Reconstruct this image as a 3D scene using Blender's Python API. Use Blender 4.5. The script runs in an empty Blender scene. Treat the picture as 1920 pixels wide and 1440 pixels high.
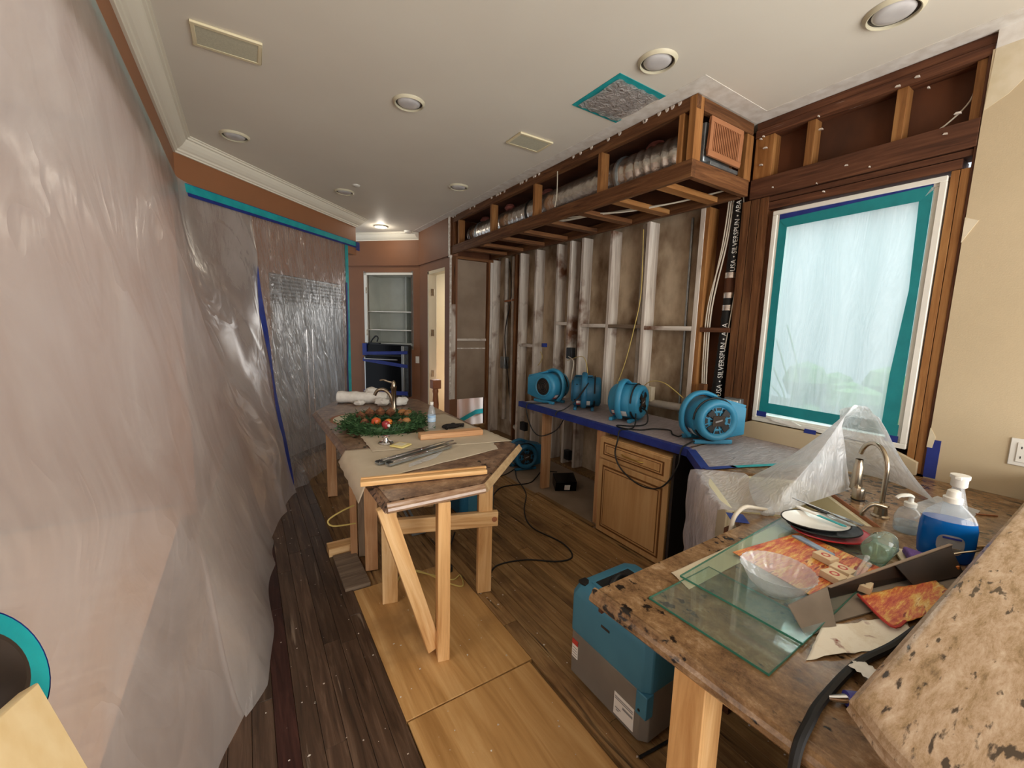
import bpy, bmesh, math, random
from mathutils import Vector, Matrix, noise
from mathutils.geometry import tessellate_polygon
C = bpy.context.scene.collection
SC = bpy.context.scene
R = math.radians
# ---------------------------------------------------------------- camera
CAM_H = 1.72
def setup_camera():
    yaw, p, r = R(32.8), R(7.685), R(-1.46)
    fw = Vector((math.sin(yaw)*math.cos(p), math.cos(yaw)*math.cos(p), -math.sin(p)))
    rt = Vector((math.cos(yaw), -math.sin(yaw), 0)); dn = fw.cross(rt)
    c, s = math.cos(r), math.sin(r)
    rt2 = c*rt + s*dn; dn2 = -s*rt + c*dn
    m = Matrix((( rt2.x, -dn2.x, -fw.x, 0), (rt2.y, -dn2.y, -fw.y, 0), (rt2.z, -dn2.z, -fw.z, CAM_H), (0, 0, 0, 1)))
    cam = bpy.data.cameras.new('camera'); cam.sensor_fit = 'HORIZONTAL'; cam.sensor_width = 36
    cam.lens = 775.5/1920*36; cam.clip_start = 0.02; cam.clip_end = 200
    o = bpy.data.objects.new('camera', cam); o.matrix_world = m; C.objects.link(o); SC.camera = o
setup_camera()
# ---------------------------------------------------------------- world, lights, exposure
def setup_world():
    w = bpy.data.worlds.new('sky'); SC.world = w; w.use_nodes = True
    nt = w.node_tree; bg = nt.nodes['Background']
    bg.inputs[0].default_value = (0.82, 0.90, 1.0, 1); bg.inputs[1].default_value = .55
setup_world()
def area(name, loc, target, sx, sy, power, col=(1, 1, 1), spread=180):
    l = bpy.data.lights.new(name, 'AREA'); l.shape = 'RECTANGLE'; l.size = sx; l.size_y = sy
    l.energy = power; l.color = col; l.spread = R(spread)
    o = bpy.data.objects.new(name, l); C.objects.link(o); o.location = loc
    d = Vector(target) - Vector(loc); o.rotation_euler = d.to_track_quat('-Z', 'Y').to_euler()
    return o
# daylight coming in through the glazed back opening behind the camera, the window beside it and the breakfast side
area('daylight_patio_doors', (1.9, -2.75, 1.45), (1.9, 3, 2.35), 3.6, 2.2, 125, (1.0, 0.985, 0.95))
area('daylight_living_room', (-2.1, 1.9, 3.22), (-1.9, 2.2, 0), 2.4, 3.6, 105, (1.0, 0.97, 0.94))
area('daylight_side_window', (3.75, -0.95, 1.75), (0, 1.2, 1.2), 1.2, 1.4, 14, (1.0, 0.97, 0.92))
area('daylight_kitchen_window', (5.2, 1.2, 4.6), (3.3, 1.2, 1.8), 2.2, 2.0, 160, (0.86, 0.94, 1.0))
area('daylight_next_room', (3.0, 7.2, 1.3), (2.95, 6.35, 0.4), 0.7, 0.7, 16, (1.0, 0.95, 0.92), 80)
area('daylight_pantry', (3.7, 6.5, 2.3), (2.9, 6.4, 1.3), 0.6, 1.0, 6, (1.0, 0.95, 0.88))
SC.view_settings.view_transform = 'Standard'; SC.view_settings.look = 'None'
SC.view_settings.gamma = 1; SC.view_settings.use_curve_mapping = False
SC.view_settings.exposure = 1.03
SC.cycles.max_bounces = 8; SC.cycles.transparent_max_bounces = 16
# ---------------------------------------------------------------- materials
def hx(h, a=1):
    h = h.lstrip('#'); v = [int(h[i:i+2], 16)/255 for i in (0, 2, 4)]
    return tuple((c/12.92 if c <= .04045 else ((c+.055)/1.055)**2.4) for c in v) + (a,)
MT = {}
def base_mat(name):
    m = bpy.data.materials.new(name); m.use_nodes = True
    nt = m.node_tree; b = nt.nodes['Principled BSDF']; MT[name] = m
    return m, nt, b
def nd(nt, t, **kw):
    n = nt.nodes.new(t)
    for k, v in kw.items():
        if k in n.inputs: n.inputs[k].default_value = v
        else: setattr(n, k, v)
    return n
def coords(nt, scale=(1, 1, 1), rnd=0):
    tc = nt.nodes.new('ShaderNodeTexCoord'); mp = nt.nodes.new('ShaderNodeMapping'); mp.inputs['Scale'].default_value = scale
    nt.links.new(tc.outputs['Object'], mp.inputs[0])
    if rnd:
        oi = nt.nodes.new('ShaderNodeObjectInfo'); mu = nd(nt, 'ShaderNodeMath', operation='MULTIPLY'); mu.inputs[1].default_value = 37.0
        nt.links.new(oi.outputs['Random'], mu.inputs[0]); nt.links.new(mu.outputs[0], mp.inputs['Location'])
    return mp.outputs[0]
def ramp(nt, fac, stops):
    r = nt.nodes.new('ShaderNodeValToRGB'); e = r.color_ramp.elements
    while len(e) < len(stops): e.new(0.5)
    for i, (p, c) in enumerate(stops): e[i].position = p; e[i].color = c
    nt.links.new(fac, r.inputs[0]); return r.outputs[0]
def bump(nt, b, src, strength, dist=.01):
    bn = nd(nt, 'ShaderNodeBump'); bn.inputs['Strength'].default_value = strength; bn.inputs['Distance'].default_value = dist
    nt.links.new(src, bn.inputs['Height']); nt.links.new(bn.outputs[0], b.inputs['Normal'])
def plain(name, c1, c2=None, scale=6, stretch=(1, 1, 1), rough=.55, metal=0, bmp=0, bscale=40, lo=.35, hi=.65, spec=.5, rnd=0, detail=6):
    m, nt, b = base_mat(name)
    b.inputs['Roughness'].default_value = rough; b.inputs['Metallic'].default_value = metal
    b.inputs['Specular IOR Level'].default_value = spec
    b.inputs['Base Color'].default_value = hx(c1)
    if c2:
        n = nd(nt, 'ShaderNodeTexNoise', Scale=scale, Detail=detail); nt.links.new(coords(nt, stretch, rnd), n.inputs['Vector'])
        nt.links.new(ramp(nt, n.outputs[0], [(lo, hx(c1)), (hi, hx(c2))]), b.inputs['Base Color'])
    if bmp:
        n2 = nd(nt, 'ShaderNodeTexNoise', Scale=bscale, Detail=4); nt.links.new(coords(nt, stretch), n2.inputs['Vector'])
        bump(nt, b, n2.outputs[0], bmp, .004)
    return m
def wood(name, dark, mid, light, grain=1.0, rough=.6, streak=None, streak_amt=.55, var=.25, spec=.3, ax='X', patches=None):
    """Boards are built with their length on local X (or Y); grain runs that way."""
    m, nt, b = base_mat(name); b.inputs['Roughness'].default_value = rough; b.inputs['Specular IOR Level'].default_value = spec
    st = {'X': (.6, 9, 9), 'Y': (9, .6, 9), 'Z': (9, 9, .6)}[ax]
    v = coords(nt, tuple(s*grain for s in st), 1)
    n = nd(nt, 'ShaderNodeTexNoise', Scale=3.2, Detail=8, Distortion=.9); n.inputs['Roughness'].default_value = .62; nt.links.new(v, n.inputs['Vector'])
    col = ramp(nt, n.outputs[0], [(.28, hx(dark)), (.5, hx(mid)), (.72, hx(light))])
    if patches:
        n4 = nd(nt, 'ShaderNodeTexNoise', Scale=2.6, Detail=5); nt.links.new(coords(nt, (1, 1, 1), 1), n4.inputs['Vector'])
        f = ramp(nt, n4.outputs[0], [(patches[1], (0, 0, 0, 1)), (patches[2], (1, 1, 1, 1))])
        mx = nd(nt, 'ShaderNodeMix', data_type='RGBA'); nt.links.new(f, mx.inputs[0]); nt.links.new(col, mx.inputs[6]); mx.inputs[7].default_value = hx(patches[0]); col = mx.outputs[2]
    if streak:
        n3 = nd(nt, 'ShaderNodeTexNoise', Scale=2.2, Detail=5, Distortion=.4); nt.links.new(coords(nt, tuple(s*grain*1.3 for s in st), 1), n3.inputs['Vector'])
        f = ramp(nt, n3.outputs[0], [(streak_amt, (0, 0, 0, 1)), (streak_amt+.09, (1, 1, 1, 1))])
        mx = nd(nt, 'ShaderNodeMix', data_type='RGBA'); nt.links.new(f, mx.inputs[0]); nt.links.new(col, mx.inputs[6]); mx.inputs[7].default_value = hx(streak); col = mx.outputs[2]
    oi = nt.nodes.new('ShaderNodeObjectInfo'); mr = nd(nt, 'ShaderNodeMapRange'); mr.inputs[3].default_value = 1-var; mr.inputs[4].default_value = 1+var*.6
    nt.links.new(oi.outputs['Random'], mr.inputs[0])
    mv = nd(nt, 'ShaderNodeVectorMath', operation='SCALE'); nt.links.new(col, mv.inputs[0]); nt.links.new(mr.outputs[0], mv.inputs['Scale'])
    nt.links.new(mv.outputs[0], b.inputs['Base Color']); bump(nt, b, n.outputs[0], .25, .004)
    return m
def film(name, col, transp, rough=.35, bscale=(3, 3, 1.2), bstr=.25, crease=.35):
    """thin polythene sheet: part see-through, part milky"""
    m = bpy.data.materials.new(name); m.use_nodes = True; MT[name] = m; nt = m.node_tree; nt.nodes.clear()
    out = nt.nodes.new('ShaderNodeOutputMaterial'); tr = nd(nt, 'ShaderNodeBsdfTransparent'); tr.inputs[0].default_value = (.96, .96, .96, 1)
    df = nd(nt, 'ShaderNodeBsdfDiffuse'); df.inputs[0].default_value = hx(col)
    tl = nd(nt, 'ShaderNodeBsdfTranslucent'); tl.inputs[0].default_value = hx(col)
    gl = nd(nt, 'ShaderNodeBsdfGlossy'); gl.inputs['Roughness'].default_value = rough; gl.inputs[0].default_value = (.9, .9, .9, 1)
    n = nd(nt, 'ShaderNodeTexNoise', Scale=2.5, Detail=7, Distortion=1.6); nt.links.new(coords(nt, bscale), n.inputs['Vector'])
    bn = nd(nt, 'ShaderNodeBump'); bn.inputs['Strength'].default_value = bstr; bn.inputs['Distance'].default_value = .05
    n5 = nd(nt, 'ShaderNodeTexNoise', Scale=3.0, Detail=3, Distortion=.8); nt.links.new(coords(nt, tuple(s*.9 for s in bscale)), n5.inputs['Vector'])
    sb = nd(nt, 'ShaderNodeMath', operation='SUBTRACT'); sb.inputs[1].default_value = .5; nt.links.new(n5.outputs[0], sb.inputs[0])
    ab = nd(nt, 'ShaderNodeMath', operation='ABSOLUTE'); nt.links.new(sb.outputs[0], ab.inputs[0])
    cr = nd(nt, 'ShaderNodeMapRange'); cr.inputs[1].default_value = 0; cr.inputs[2].default_value = .09; cr.inputs[3].default_value = crease; cr.inputs[4].default_value = 0; nt.links.new(ab.outputs[0], cr.inputs[0])
    ad = nd(nt, 'ShaderNodeMath', operation='ADD'); nt.links.new(n.outputs[0], ad.inputs[0]); nt.links.new(cr.outputs[0], ad.inputs[1]); nt.links.new(ad.outputs[0], bn.inputs['Height'])
    for s in (df, tl, gl): nt.links.new(bn.outputs[0], s.inputs['Normal'])
    a = nd(nt, 'ShaderNodeMixShader'); a.inputs[0].default_value = .45; nt.links.new(df.outputs[0], a.inputs[1]); nt.links.new(tl.outputs[0], a.inputs[2])
    lw = nd(nt, 'ShaderNodeLayerWeight'); lw.inputs[0].default_value = .25; nt.links.new(bn.outputs[0], lw.inputs[1])
    g0 = nd(nt, 'ShaderNodeMapRange'); g0.inputs[3].default_value = .09; g0.inputs[4].default_value = .38; nt.links.new(lw.outputs['Fresnel'], g0.inputs[0])
    g = nd(nt, 'ShaderNodeMixShader'); nt.links.new(g0.outputs[0], g.inputs[0]); nt.links.new(a.outputs[0], g.inputs[1]); nt.links.new(gl.outputs[0], g.inputs[2])
    tm = nd(nt, 'ShaderNodeMapRange'); tm.inputs[1].default_value = .3; tm.inputs[2].default_value = .7; tm.inputs[3].default_value = transp+.12; tm.inputs[4].default_value = transp-.12
    nt.links.new(n.outputs[0], tm.inputs[0])
    f = nd(nt, 'ShaderNodeMixShader'); nt.links.new(tm.outputs[0], f.inputs[0]); nt.links.new(g.outputs[0], f.inputs[1]); nt.links.new(tr.outputs[0], f.inputs[2])
    nt.links.new(f.outputs[0], out.inputs[0]); return m
def glass(name, col, transp=.85, rough=.03):
    """thin clear glass or clear plastic: see-through with fresnel gloss"""
    m = bpy.data.materials.new(name); m.use_nodes = True; MT[name] = m; nt = m.node_tree; nt.nodes.clear()
    out = nt.nodes.new('ShaderNodeOutputMaterial'); tr = nd(nt, 'ShaderNodeBsdfTransparent'); tr.inputs[0].default_value = hx(col)
    gl = nd(nt, 'ShaderNodeBsdfGlossy'); gl.inputs['Roughness'].default_value = rough
    df = nd(nt, 'ShaderNodeBsdfDiffuse'); df.inputs[0].default_value = hx(col)
    a = nd(nt, 'ShaderNodeMixShader'); a.inputs[0].default_value = transp; nt.links.new(df.outputs[0], a.inputs[1]); nt.links.new(tr.outputs[0], a.inputs[2])
    lw = nd(nt, 'ShaderNodeLayerWeight'); lw.inputs[0].default_value = .5; pw = nd(nt, 'ShaderNodeMath', operation='POWER'); pw.inputs[1].default_value = 4.0; nt.links.new(lw.outputs['Facing'], pw.inputs[0])
    fr = nd(nt, 'ShaderNodeMath', operation='MULTIPLY_ADD'); fr.inputs[1].default_value = .6; fr.inputs[2].default_value = .035; nt.links.new(pw.outputs[0], fr.inputs[0])
    f = nd(nt, 'ShaderNodeMixShader'); nt.links.new(fr.outputs[0], f.inputs[0]); nt.links.new(a.outputs[0], f.inputs[1]); nt.links.new(gl.outputs[0], f.inputs[2])
    nt.links.new(f.outputs[0], out.inputs[0]); return m
def granite(name, stops, scale=9, stretch=(1, 1, 1), rough=.22, blotch='#1a120c', bl=.62):
    m, nt, b = base_mat(name); b.inputs['Roughness'].default_value = rough
    n = nd(nt, 'ShaderNodeTexNoise', Scale=scale, Detail=10, Distortion=.25); n.inputs['Roughness'].default_value = .8; nt.links.new(coords(nt, stretch), n.inputs['Vector'])
    col = ramp(nt, n.outputs[0], [(p, hx(c)) for p, c in stops])
    n2 = nd(nt, 'ShaderNodeTexNoise', Scale=scale*1.7, Detail=9, Distortion=.2); nt.links.new(coords(nt, tuple(s*1.1+.03 for s in stretch)), n2.inputs['Vector'])
    n3 = nd(nt, 'ShaderNodeTexNoise', Scale=2.3, Detail=3); nt.links.new(coords(nt), n3.inputs['Vector'])
    mu = nd(nt, 'ShaderNodeMath', operation='ADD'); nt.links.new(n2.outputs[0], mu.inputs[0]); mm = nd(nt, 'ShaderNodeMath', operation='MULTIPLY_ADD'); mm.inputs[1].default_value = .7; mm.inputs[2].default_value = -.35; nt.links.new(n3.outputs[0], mm.inputs[0]); nt.links.new(mm.outputs[0], mu.inputs[1])
    f = ramp(nt, mu.outputs[0], [(bl, (0, 0, 0, 1)), (bl+.06, (1, 1, 1, 1))])
    mx = nd(nt, 'ShaderNodeMix', data_type='RGBA'); nt.links.new(f, mx.inputs[0]); nt.links.new(col, mx.inputs[6]); mx.inputs[7].default_value = hx(blotch)
    nt.links.new(mx.outputs[2], b.inputs['Base Color']); return m
wood('pine_new', '#b98650', '#d9ac74', '#ecca98', .7, .6, var=.16)
wood('pine_red', '#b07d54', '#c99a6e', '#dbb58e', .7, .6, var=.14)
wood('fir_old', '#46290f', '#6d4527', '#8d633d', 1, .7, streak='#24120a', streak_amt=.66, var=.3)
wood('fir_gold', '#70471f', '#966537', '#ad7f4c', .9, .65, var=.2)
wood('fir_dark', '#391f12', '#5b3723', '#774d34', 1, .7, streak='#d8c8b8', streak_amt=.70, var=.2)
wood('stud_primed', '#a39486', '#cec3b6', '#ece5da', .55, .75, var=.12, patches=('#6f4a33', .56, .68))
wood('weathered', '#5c4c3e', '#85725f', '#a08c76', 1, .8)
wood('hardwood_dark', '#33251c', '#4f3b2d', '#6e5746', 1.2, .36, streak='#8d7a68', streak_amt=.66, var=.28, spec=.45, ax='Y')
wood('hardwood_purple', '#23110e', '#38201b', '#4d2f28', 1.2, .4, var=.1, ax='Y')
wood('subfloor', '#66492c', '#8f6d45', '#ab8a5c', 1.1, .6, streak='#2a1c10', streak_amt=.62, var=.28, ax='Y', patches=('#5b3f27', .55, .75))
wood('plywood', '#9a6f3d', '#b98d56', '#cfa771', .45, .5, var=.12, ax='Y', patches=('#8c6840', .58, .8))
wood('cab_maple', '#b58a58', '#c39a68', '#cea877', .5, .4, var=.04, ax='Z')
plain('cab_groove', '#6b4118', rough=.6)
plain('ceiling_paint', '#e2ddd0', '#ded8cb', 1.2, rough=.6, spec=.35)
plain('ceiling_raw', '#e4e0d8', '#d2cbc0', 14, rough=.9)
plain('crown_paint', '#e6e0cf', rough=.45)
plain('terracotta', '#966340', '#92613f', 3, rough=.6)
plain('terracotta_shaded', '#805436', '#7c5236', 3, rough=.6)  # same terracotta paint, with the far end's dimness put into the colour
plain('beige_wall', '#c3b191', '#beac8c', 2, rough=.75, bmp=.15, bscale=160)
plain('primer_patch', '#d9cdb4', '#cbbd9d', 10, rough=.85)
plain('drywall_back', '#9c8975', '#8a7764', 3, rough=.9)
plain('drywall_edge', '#e2dcd2', '#b9aa9a', 30, rough=.9)
plain('cream_paint', '#dcc79b', '#d8c295', 3, rough=.5)
plain('cream_trim', '#ded0b0', rough=.45)
plain('niche_paint', '#c3c6bd', '#b6b9b0', 3, rough=.7)
plain('white_paint', '#e3e0d6', rough=.5)
plain('sheathing', '#c6b59b', '#6a5036', 3.6, (1, 1, .6), .9, lo=.36, hi=.66, bmp=.3, bscale=14, detail=8)
plain('sheathing_brown', '#5f3519', '#43240f', 3.5, (1, 1, .5), .85)
plain('tape_teal', '#0f9298', '#1aa3a6', 12, rough=.5, bmp=.2, bscale=60)
plain('tape_blue', '#172873', '#1d3183', 12, rough=.55, bmp=.2, bscale=60)
plain('blower_blue', '#2f83a8', '#3a8cb0', 4, rough=.42)
plain('blower_deep', '#1e5f80', '#256a8c', 5, rough=.5)
plain('dehum_blue', '#37718a', '#3f7a92', 5, rough=.55)
plain('dehum_grey', '#706a62', '#79736a', 5, rough=.6)
plain('black_plastic', '#141414', rough=.45)
plain('black_rubber', '#0e0e0e', rough=.6)
plain('black_gloss', '#0a0a0b', rough=.2, spec=.15)
plain('cavity_black', '#0c0a09', rough=.9)
plain('steel', '#b9b7b2', rough=.3, metal=1)
plain('nickel', '#a79a86', rough=.25, metal=1)
plain('chrome', '#d5d5d5', rough=.15, metal=1)
plain('fridge_steel', '#84898c', '#8d9295', 2, (1, 1, .2), .38, .6)
plain('galv', '#8f979b', '#a7aeb0', 20, rough=.4, metal=.8)
plain('brass', '#c7ab5c', rough=.3, metal=1)
plain('foil', '#e2ddd5', '#c2bbb2', 16, (1, 1, 1), .24, .85, bmp=1.0, bscale=34)
plain('pvc_old', '#bdb4a7', '#9b9184', 7, rough=.5)
plain('wire_white', '#cfc6b4', rough=.5)
plain('wire_yellow', '#c2ab62', rough=.5)
plain('grille_terra', '#a9714c', '#a06a46', 6, rough=.5)
plain('grille_dark', '#5d3216', rough=.7)
plain('insul_pink', '#b06c62', '#8e564d', 20, rough=.95)
plain('label_white', '#e4e2dc', rough=.5)
plain('label_red', '#b73a32', rough=.5)
plain('label_grey', '#8d8d8d', rough=.6)
plain('ivory', '#e2d7b4', rough=.4)
plain('speaker_cloth', '#c8c6b0', '#bcbaa4', 120, rough=.8)
plain('bulb', '#d4d2d0', '#c2c0c0', 6, rough=.25)
plain('light_trim', '#cfc8ae', rough=.4)
plain('reflector', '#3a3431', rough=.3, metal=.4)
plain('paper_tan', '#c6b8a0', '#beb097', 6, rough=.85, bmp=.5, bscale=16)
plain('paper_mask', '#d9cbb0', '#cfc0a4', 6, rough=.85)
plain('tissue', '#efece4', '#e0dcd2', 18, rough=.85, bmp=.6, bscale=22)
plain('copper_wood', '#a4673f', '#8d5533', 8, rough=.5)
plain('needles', '#22401f', '#41663a', 30, rough=.6)
plain('needles_tip', '#55784a', '#3d6038', 30, rough=.6)
plain('fruit_orange', '#d98a2c', '#c9502a', 9, rough=.35)
plain('fruit_red', '#8c1f2d', '#a53a3a', 9, rough=.3)
plain('pinecone', '#5a3420', '#8a5b3a', 30, rough=.8)
plain('pecan', '#a5713f', '#7d5129', 12, rough=.6)
plain('sink_cream', '#e3d9b8', '#ddd3b0', 3, rough=.3)
plain('plate_white', '#eceae2', rough=.15)
plain('plate_red', '#b3222a', rough=.25)
plain('card_tan', '#d9c3a0', '#cfb894', 10, rough=.8)
plain('card_brown', '#3a2c20', '#2c2118', 8, rough=.7)
plain('card_grey', '#86796a', '#776a5c', 8, rough=.8)
plain('sponge_purple', '#5d3f7f', '#6d4d90', 30, (1, 6, 1), .8)
plain('purple_cap', '#3d3a8a', rough=.4)
plain('blue_label', '#9fb4c8', '#7d93ab', 22, (1, 1, 6), .5)
plain('glove', '#15120f', '#221c18', 30, rough=.9)
plain('wreath_metal', '#9a948a', rough=.25, metal=1)
plain('brick_yellow', '#dbc97a', '#e6d68c', 8, rough=.6)
plain('outside_green', '#5f8a4c', '#8cae6e', 3, rough=.9)
plain('outside_ground', '#a59b88', rough=.9)
plain('pink_sheet', '#e8cfc4', '#f2e6dc', 4, (1, 1, .3), .6)
plain('panel_pine', '#ecd2a2', '#e3c590', 4, (1, 6, 6), .6)
plain('purple_dark', '#2a2320', rough=.6)
granite('granite_brown', [(.3, '#3b2a1e'), (.45, '#6d5240'), (.56, '#8d7058'), (.7, '#b39a80')], 16, (1, 1, 1), .3)
granite('granite_gold', [(.28, '#2c2018'), (.42, '#6e5236'), (.54, '#8d6d4b'), (.70, '#b89c7c')], 18, (1, .7, 1), .25, '#1c1510', .60)
granite('granite_bar', [(.28, '#4a3a2c'), (.42, '#917656'), (.52, '#ab9075'), (.70, '#c8b49c')], 24, (.30, 1.4, 1), .25, '#3d3026', .655)
plain('edge_varnish', '#8b6a50', '#a5876b', 20, (1, 1, 8), .2)
plain('tape_teal_window', '#0c7a80', '#118489', 12, rough=.5, bmp=.2, bscale=60)
plain('edge_pale', '#bfa27a', '#a98a62', 20, rough=.5)
granite('granite_plain', [(.3, '#6a5341'), (.5, '#8b7360'), (.7, '#a28b77')], 14, (.5, 1, 1), .3, '#4d3a2c', .7)
granite('field_print', [(.25, '#7a1f1a'), (.40, '#b23a2b'), (.49, '#cf7040'), (.56, '#dfae52'), (.68, '#efdfae')], 20, (.35, 2.0, 1), .45, '#8a2b1a', .60)
granite('floral_print', [(.2, '#e6dcc8'), (.5, '#eae2d0'), (.62, '#ded2bb')], 6, (1, 1, 1), .8, '#7a2a1c', .66)
film('poly_curtain', '#d6d1cc', .27, .27, (.75, .75, .5), .22, .38)
film('poly_door', '#dcd6d0', .55, .25, (4, 4, .8), .30)
film('poly_counter', '#e2d9de', .28, .35, (3, 9, 3), .35)
film('poly_bag', '#eef1f4', .30, .35, (4, 4, 2), .35)
film('poly_window', '#e9f1fb', .30, .5, (2, 5, .6), .10, .15)
film('poly_vent', '#e4e0de', .18, .22, (6, 6, 6), .5)
glass('clear_glass', '#e9f3ee', .93, .02)
glass('pane_glass', '#f1f8f4', .95, .03)
glass('pane_edge', '#4f9a83', .45, .1)
glass('jar_glass', '#c7ded0', .8, .05)
glass('frost_glass', '#f4f6f6', .80, .06)
glass('clear_plastic', '#f2f6f8', .82, .08)
glass('blue_soap', '#0f6fc4', .38, .08)
glass('water', '#e3eff5', .85, .05)
plain('bottle_label', '#4a9ad0', '#d9e6ee', 9, (1, 1, 3), .5)
def emis(name, col, s):
    m, nt, b = base_mat(name); b.inputs['Base Color'].default_value = hx(col); b.inputs['Emission Color'].default_value = hx(col); b.inputs['Emission Strength'].default_value = s
    return m
emis('lamp_on', '#fff3dc', 6)
# ---------------------------------------------------------------- mesh helpers
def wloc(o):
    v = Vector((0, 0, 0))
    while o is not None:
        v += o.location; o = o.parent
    return v
class MB:
    def __init__(s, T=None):
        s.bm = bmesh.new(); s.T = T or Matrix.Identity(4)
    def v(s, co): return s.bm.verts.new(s.T @ Vector(co))
    def f(s, vs):
        try: return s.bm.faces.new(vs)
        except ValueError: return None
    def hexa(s, p):
        q = [s.v(c) for c in p]
        for a in ((0, 3, 2, 1), (4, 5, 6, 7), (0, 1, 5, 4), (1, 2, 6, 5), (2, 3, 7, 6), (3, 0, 4, 7)): s.f([q[i] for i in a])
        return s
    def box(s, x0, x1, y0, y1, z0, z1):
        return s.hexa([(x0, y0, z0), (x1, y0, z0), (x1, y1, z0), (x0, y1, z0), (x0, y0, z1), (x1, y0, z1), (x1, y1, z1), (x0, y1, z1)])
    def prism(s, poly, z0, z1, ax='z'):
        def P(a, b, z): return {'z': (a, b, z), 'y': (a, z, b), 'x': (z, a, b)}[ax]
        b = [s.v(P(a[0], a[1], z0)) for a in poly]; t = [s.v(P(a[0], a[1], z1)) for a in poly]
        n = len(poly)
        for i in range(n): s.f([b[i], b[(i+1) % n], t[(i+1) % n], t[i]])
        s.f(b[::-1]); s.f(t)
        return s
    def loft(s, rings, closed=True, caps=True):
        V = [[s.v(c) for c in r] for r in rings]; n = len(V[0])
        for i in range(len(V)-1):
            for j in range(n if closed else n-1):
                s.f([V[i][j], V[i][(j+1) % n], V[i+1][(j+1) % n], V[i+1][j]])
        if caps and closed: s.f(V[0][::-1]); s.f(V[-1])
        return s
    def grid(s, fn, nu, nv):
        V = [[s.v(fn(i/nu, j/nv)) for j in range(nv+1)] for i in range(nu+1)]
        for i in range(nu):
            for j in range(nv): s.f([V[i][j], V[i+1][j], V[i+1][j+1], V[i][j+1]])
        return s
    def tube(s, pts, r, n=8, closed=False, flat=None):
        pts = [Vector(p) for p in pts]; rings = []; m = len(pts); up = None
        for i, p in enumerate(pts):
            if closed: d = pts[(i+1) % m] - pts[i-1]
            else: d = pts[min(i+1, m-1)] - pts[max(i-1, 0)]
            if d.length < 1e-9: d = Vector((0, 0, 1))
            d.normalize()
            if up is None:
                up = Vector((0, 0, 1)) if abs(d.z) < .9 else Vector((1, 0, 0))
            x = up - d*up.dot(d)
            if x.length < 1e-6: x = d.orthogonal()
            x.normalize(); up = x; y = d.cross(x)
            rr = r[i] if isinstance(r, (list, tuple)) else r
            fx, fy = flat or (1, 1)
            rings.append([p + (x*math.cos(2*math.pi*k/n)*fx + y*math.sin(2*math.pi*k/n)*fy)*rr for k in range(n)])
        if closed: rings.append(rings[0])
        return s.loft(rings, True, not closed)
    def cyl(s, p0, p1, r0, r1=None, n=20): return s.tube([p0, p1], [r0, r0 if r1 is None else r1], n)
    def lathe(s, prof, c=(0, 0, 0), n=24, M=None, caps=True, sx=1, sy=1):
        M = M or Matrix.Identity(4); c = Vector(c)
        rings = [[c + M @ Vector((r*math.cos(2*math.pi*k/n)*sx, r*math.sin(2*math.pi*k/n)*sy, z)) for k in range(n)] for r, z in prof]
        return s.loft(rings, True, caps)
    def ring(s, c, r0, r1, z0, z1, n=32, M=None):
        return s.lathe([(r0, z0), (r1, z0), (r1, z1), (r0, z1), (r0, z0)], c, n, M, caps=False)
    def ball(s, c, r, n=12, sc=(1, 1, 1)):
        m = max(4, n//2)
        prof = [(max(1e-4, math.sin(math.pi*i/m)), -math.cos(math.pi*i/m)) for i in range(m+1)]
        return s.lathe([(a*r, b*r*sc[2]) for a, b in prof], c, n, sx=sc[0], sy=sc[1])
    def build(s, name, mat, parent=None, smooth=False, bev=0, world=True, solid=0, angle=40):
        bmesh.ops.remove_doubles(s.bm, verts=s.bm.verts, dist=1e-6)
        bmesh.ops.recalc_face_normals(s.bm, faces=s.bm.faces)
        me = bpy.data.meshes.new(name)
        off = wloc(parent) if (parent and world) else Vector((0, 0, 0))
        if parent is None and world:
            xs = [v.co for v in s.bm.verts]
            off = Vector((sum(v.x for v in xs)/len(xs), sum(v.y for v in xs)/len(xs), min(v.z for v in xs)))
        if off.length: bmesh.ops.translate(s.bm, verts=s.bm.verts, vec=-off)
        s.bm.to_mesh(me); s.bm.free()
        o = bpy.data.objects.new(name, me); C.objects.link(o)
        if parent: o.parent = parent
        else: o.location = off
        me.materials.append(MT[mat] if isinstance(mat, str) else mat)
        if smooth:
            for p in me.polygons: p.use_smooth = True
            try: me.set_sharp_from_angle(angle=R(angle))
            except Exception: pass
        if solid:
            m = o.modifiers.new('thick', 'SOLIDIFY'); m.thickness = solid; m.offset = 0
        if bev:
            m = o.modifiers.new('bevel', 'BEVEL'); m.width = bev; m.segments = 2; m.limit_method = 'ANGLE'; m.angle_limit = R(40)
            if not smooth:
                for p in me.polygons: p.use_smooth = True
                try: me.set_sharp_from_angle(angle=R(30))
                except Exception: pass
        return o
def tag(o, label=None, cat=None, group=None, kind=None):
    if label: o['label'] = label
    if cat: o['category'] = cat
    if group: o['group'] = group
    if kind: o['kind'] = kind
    return o
def thing(name, label, cat, loc=(0, 0, 0), group=None, kind=None):
    o = bpy.data.objects.new(name, None); C.objects.link(o); o.location = loc; o.empty_display_size = .1
    return tag(o, label, cat, group, kind)
def struct(name, loc=(0, 0, 0)):
    o = bpy.data.objects.new(name, None); C.objects.link(o); o.location = loc; o['kind'] = 'structure'; return o
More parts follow.
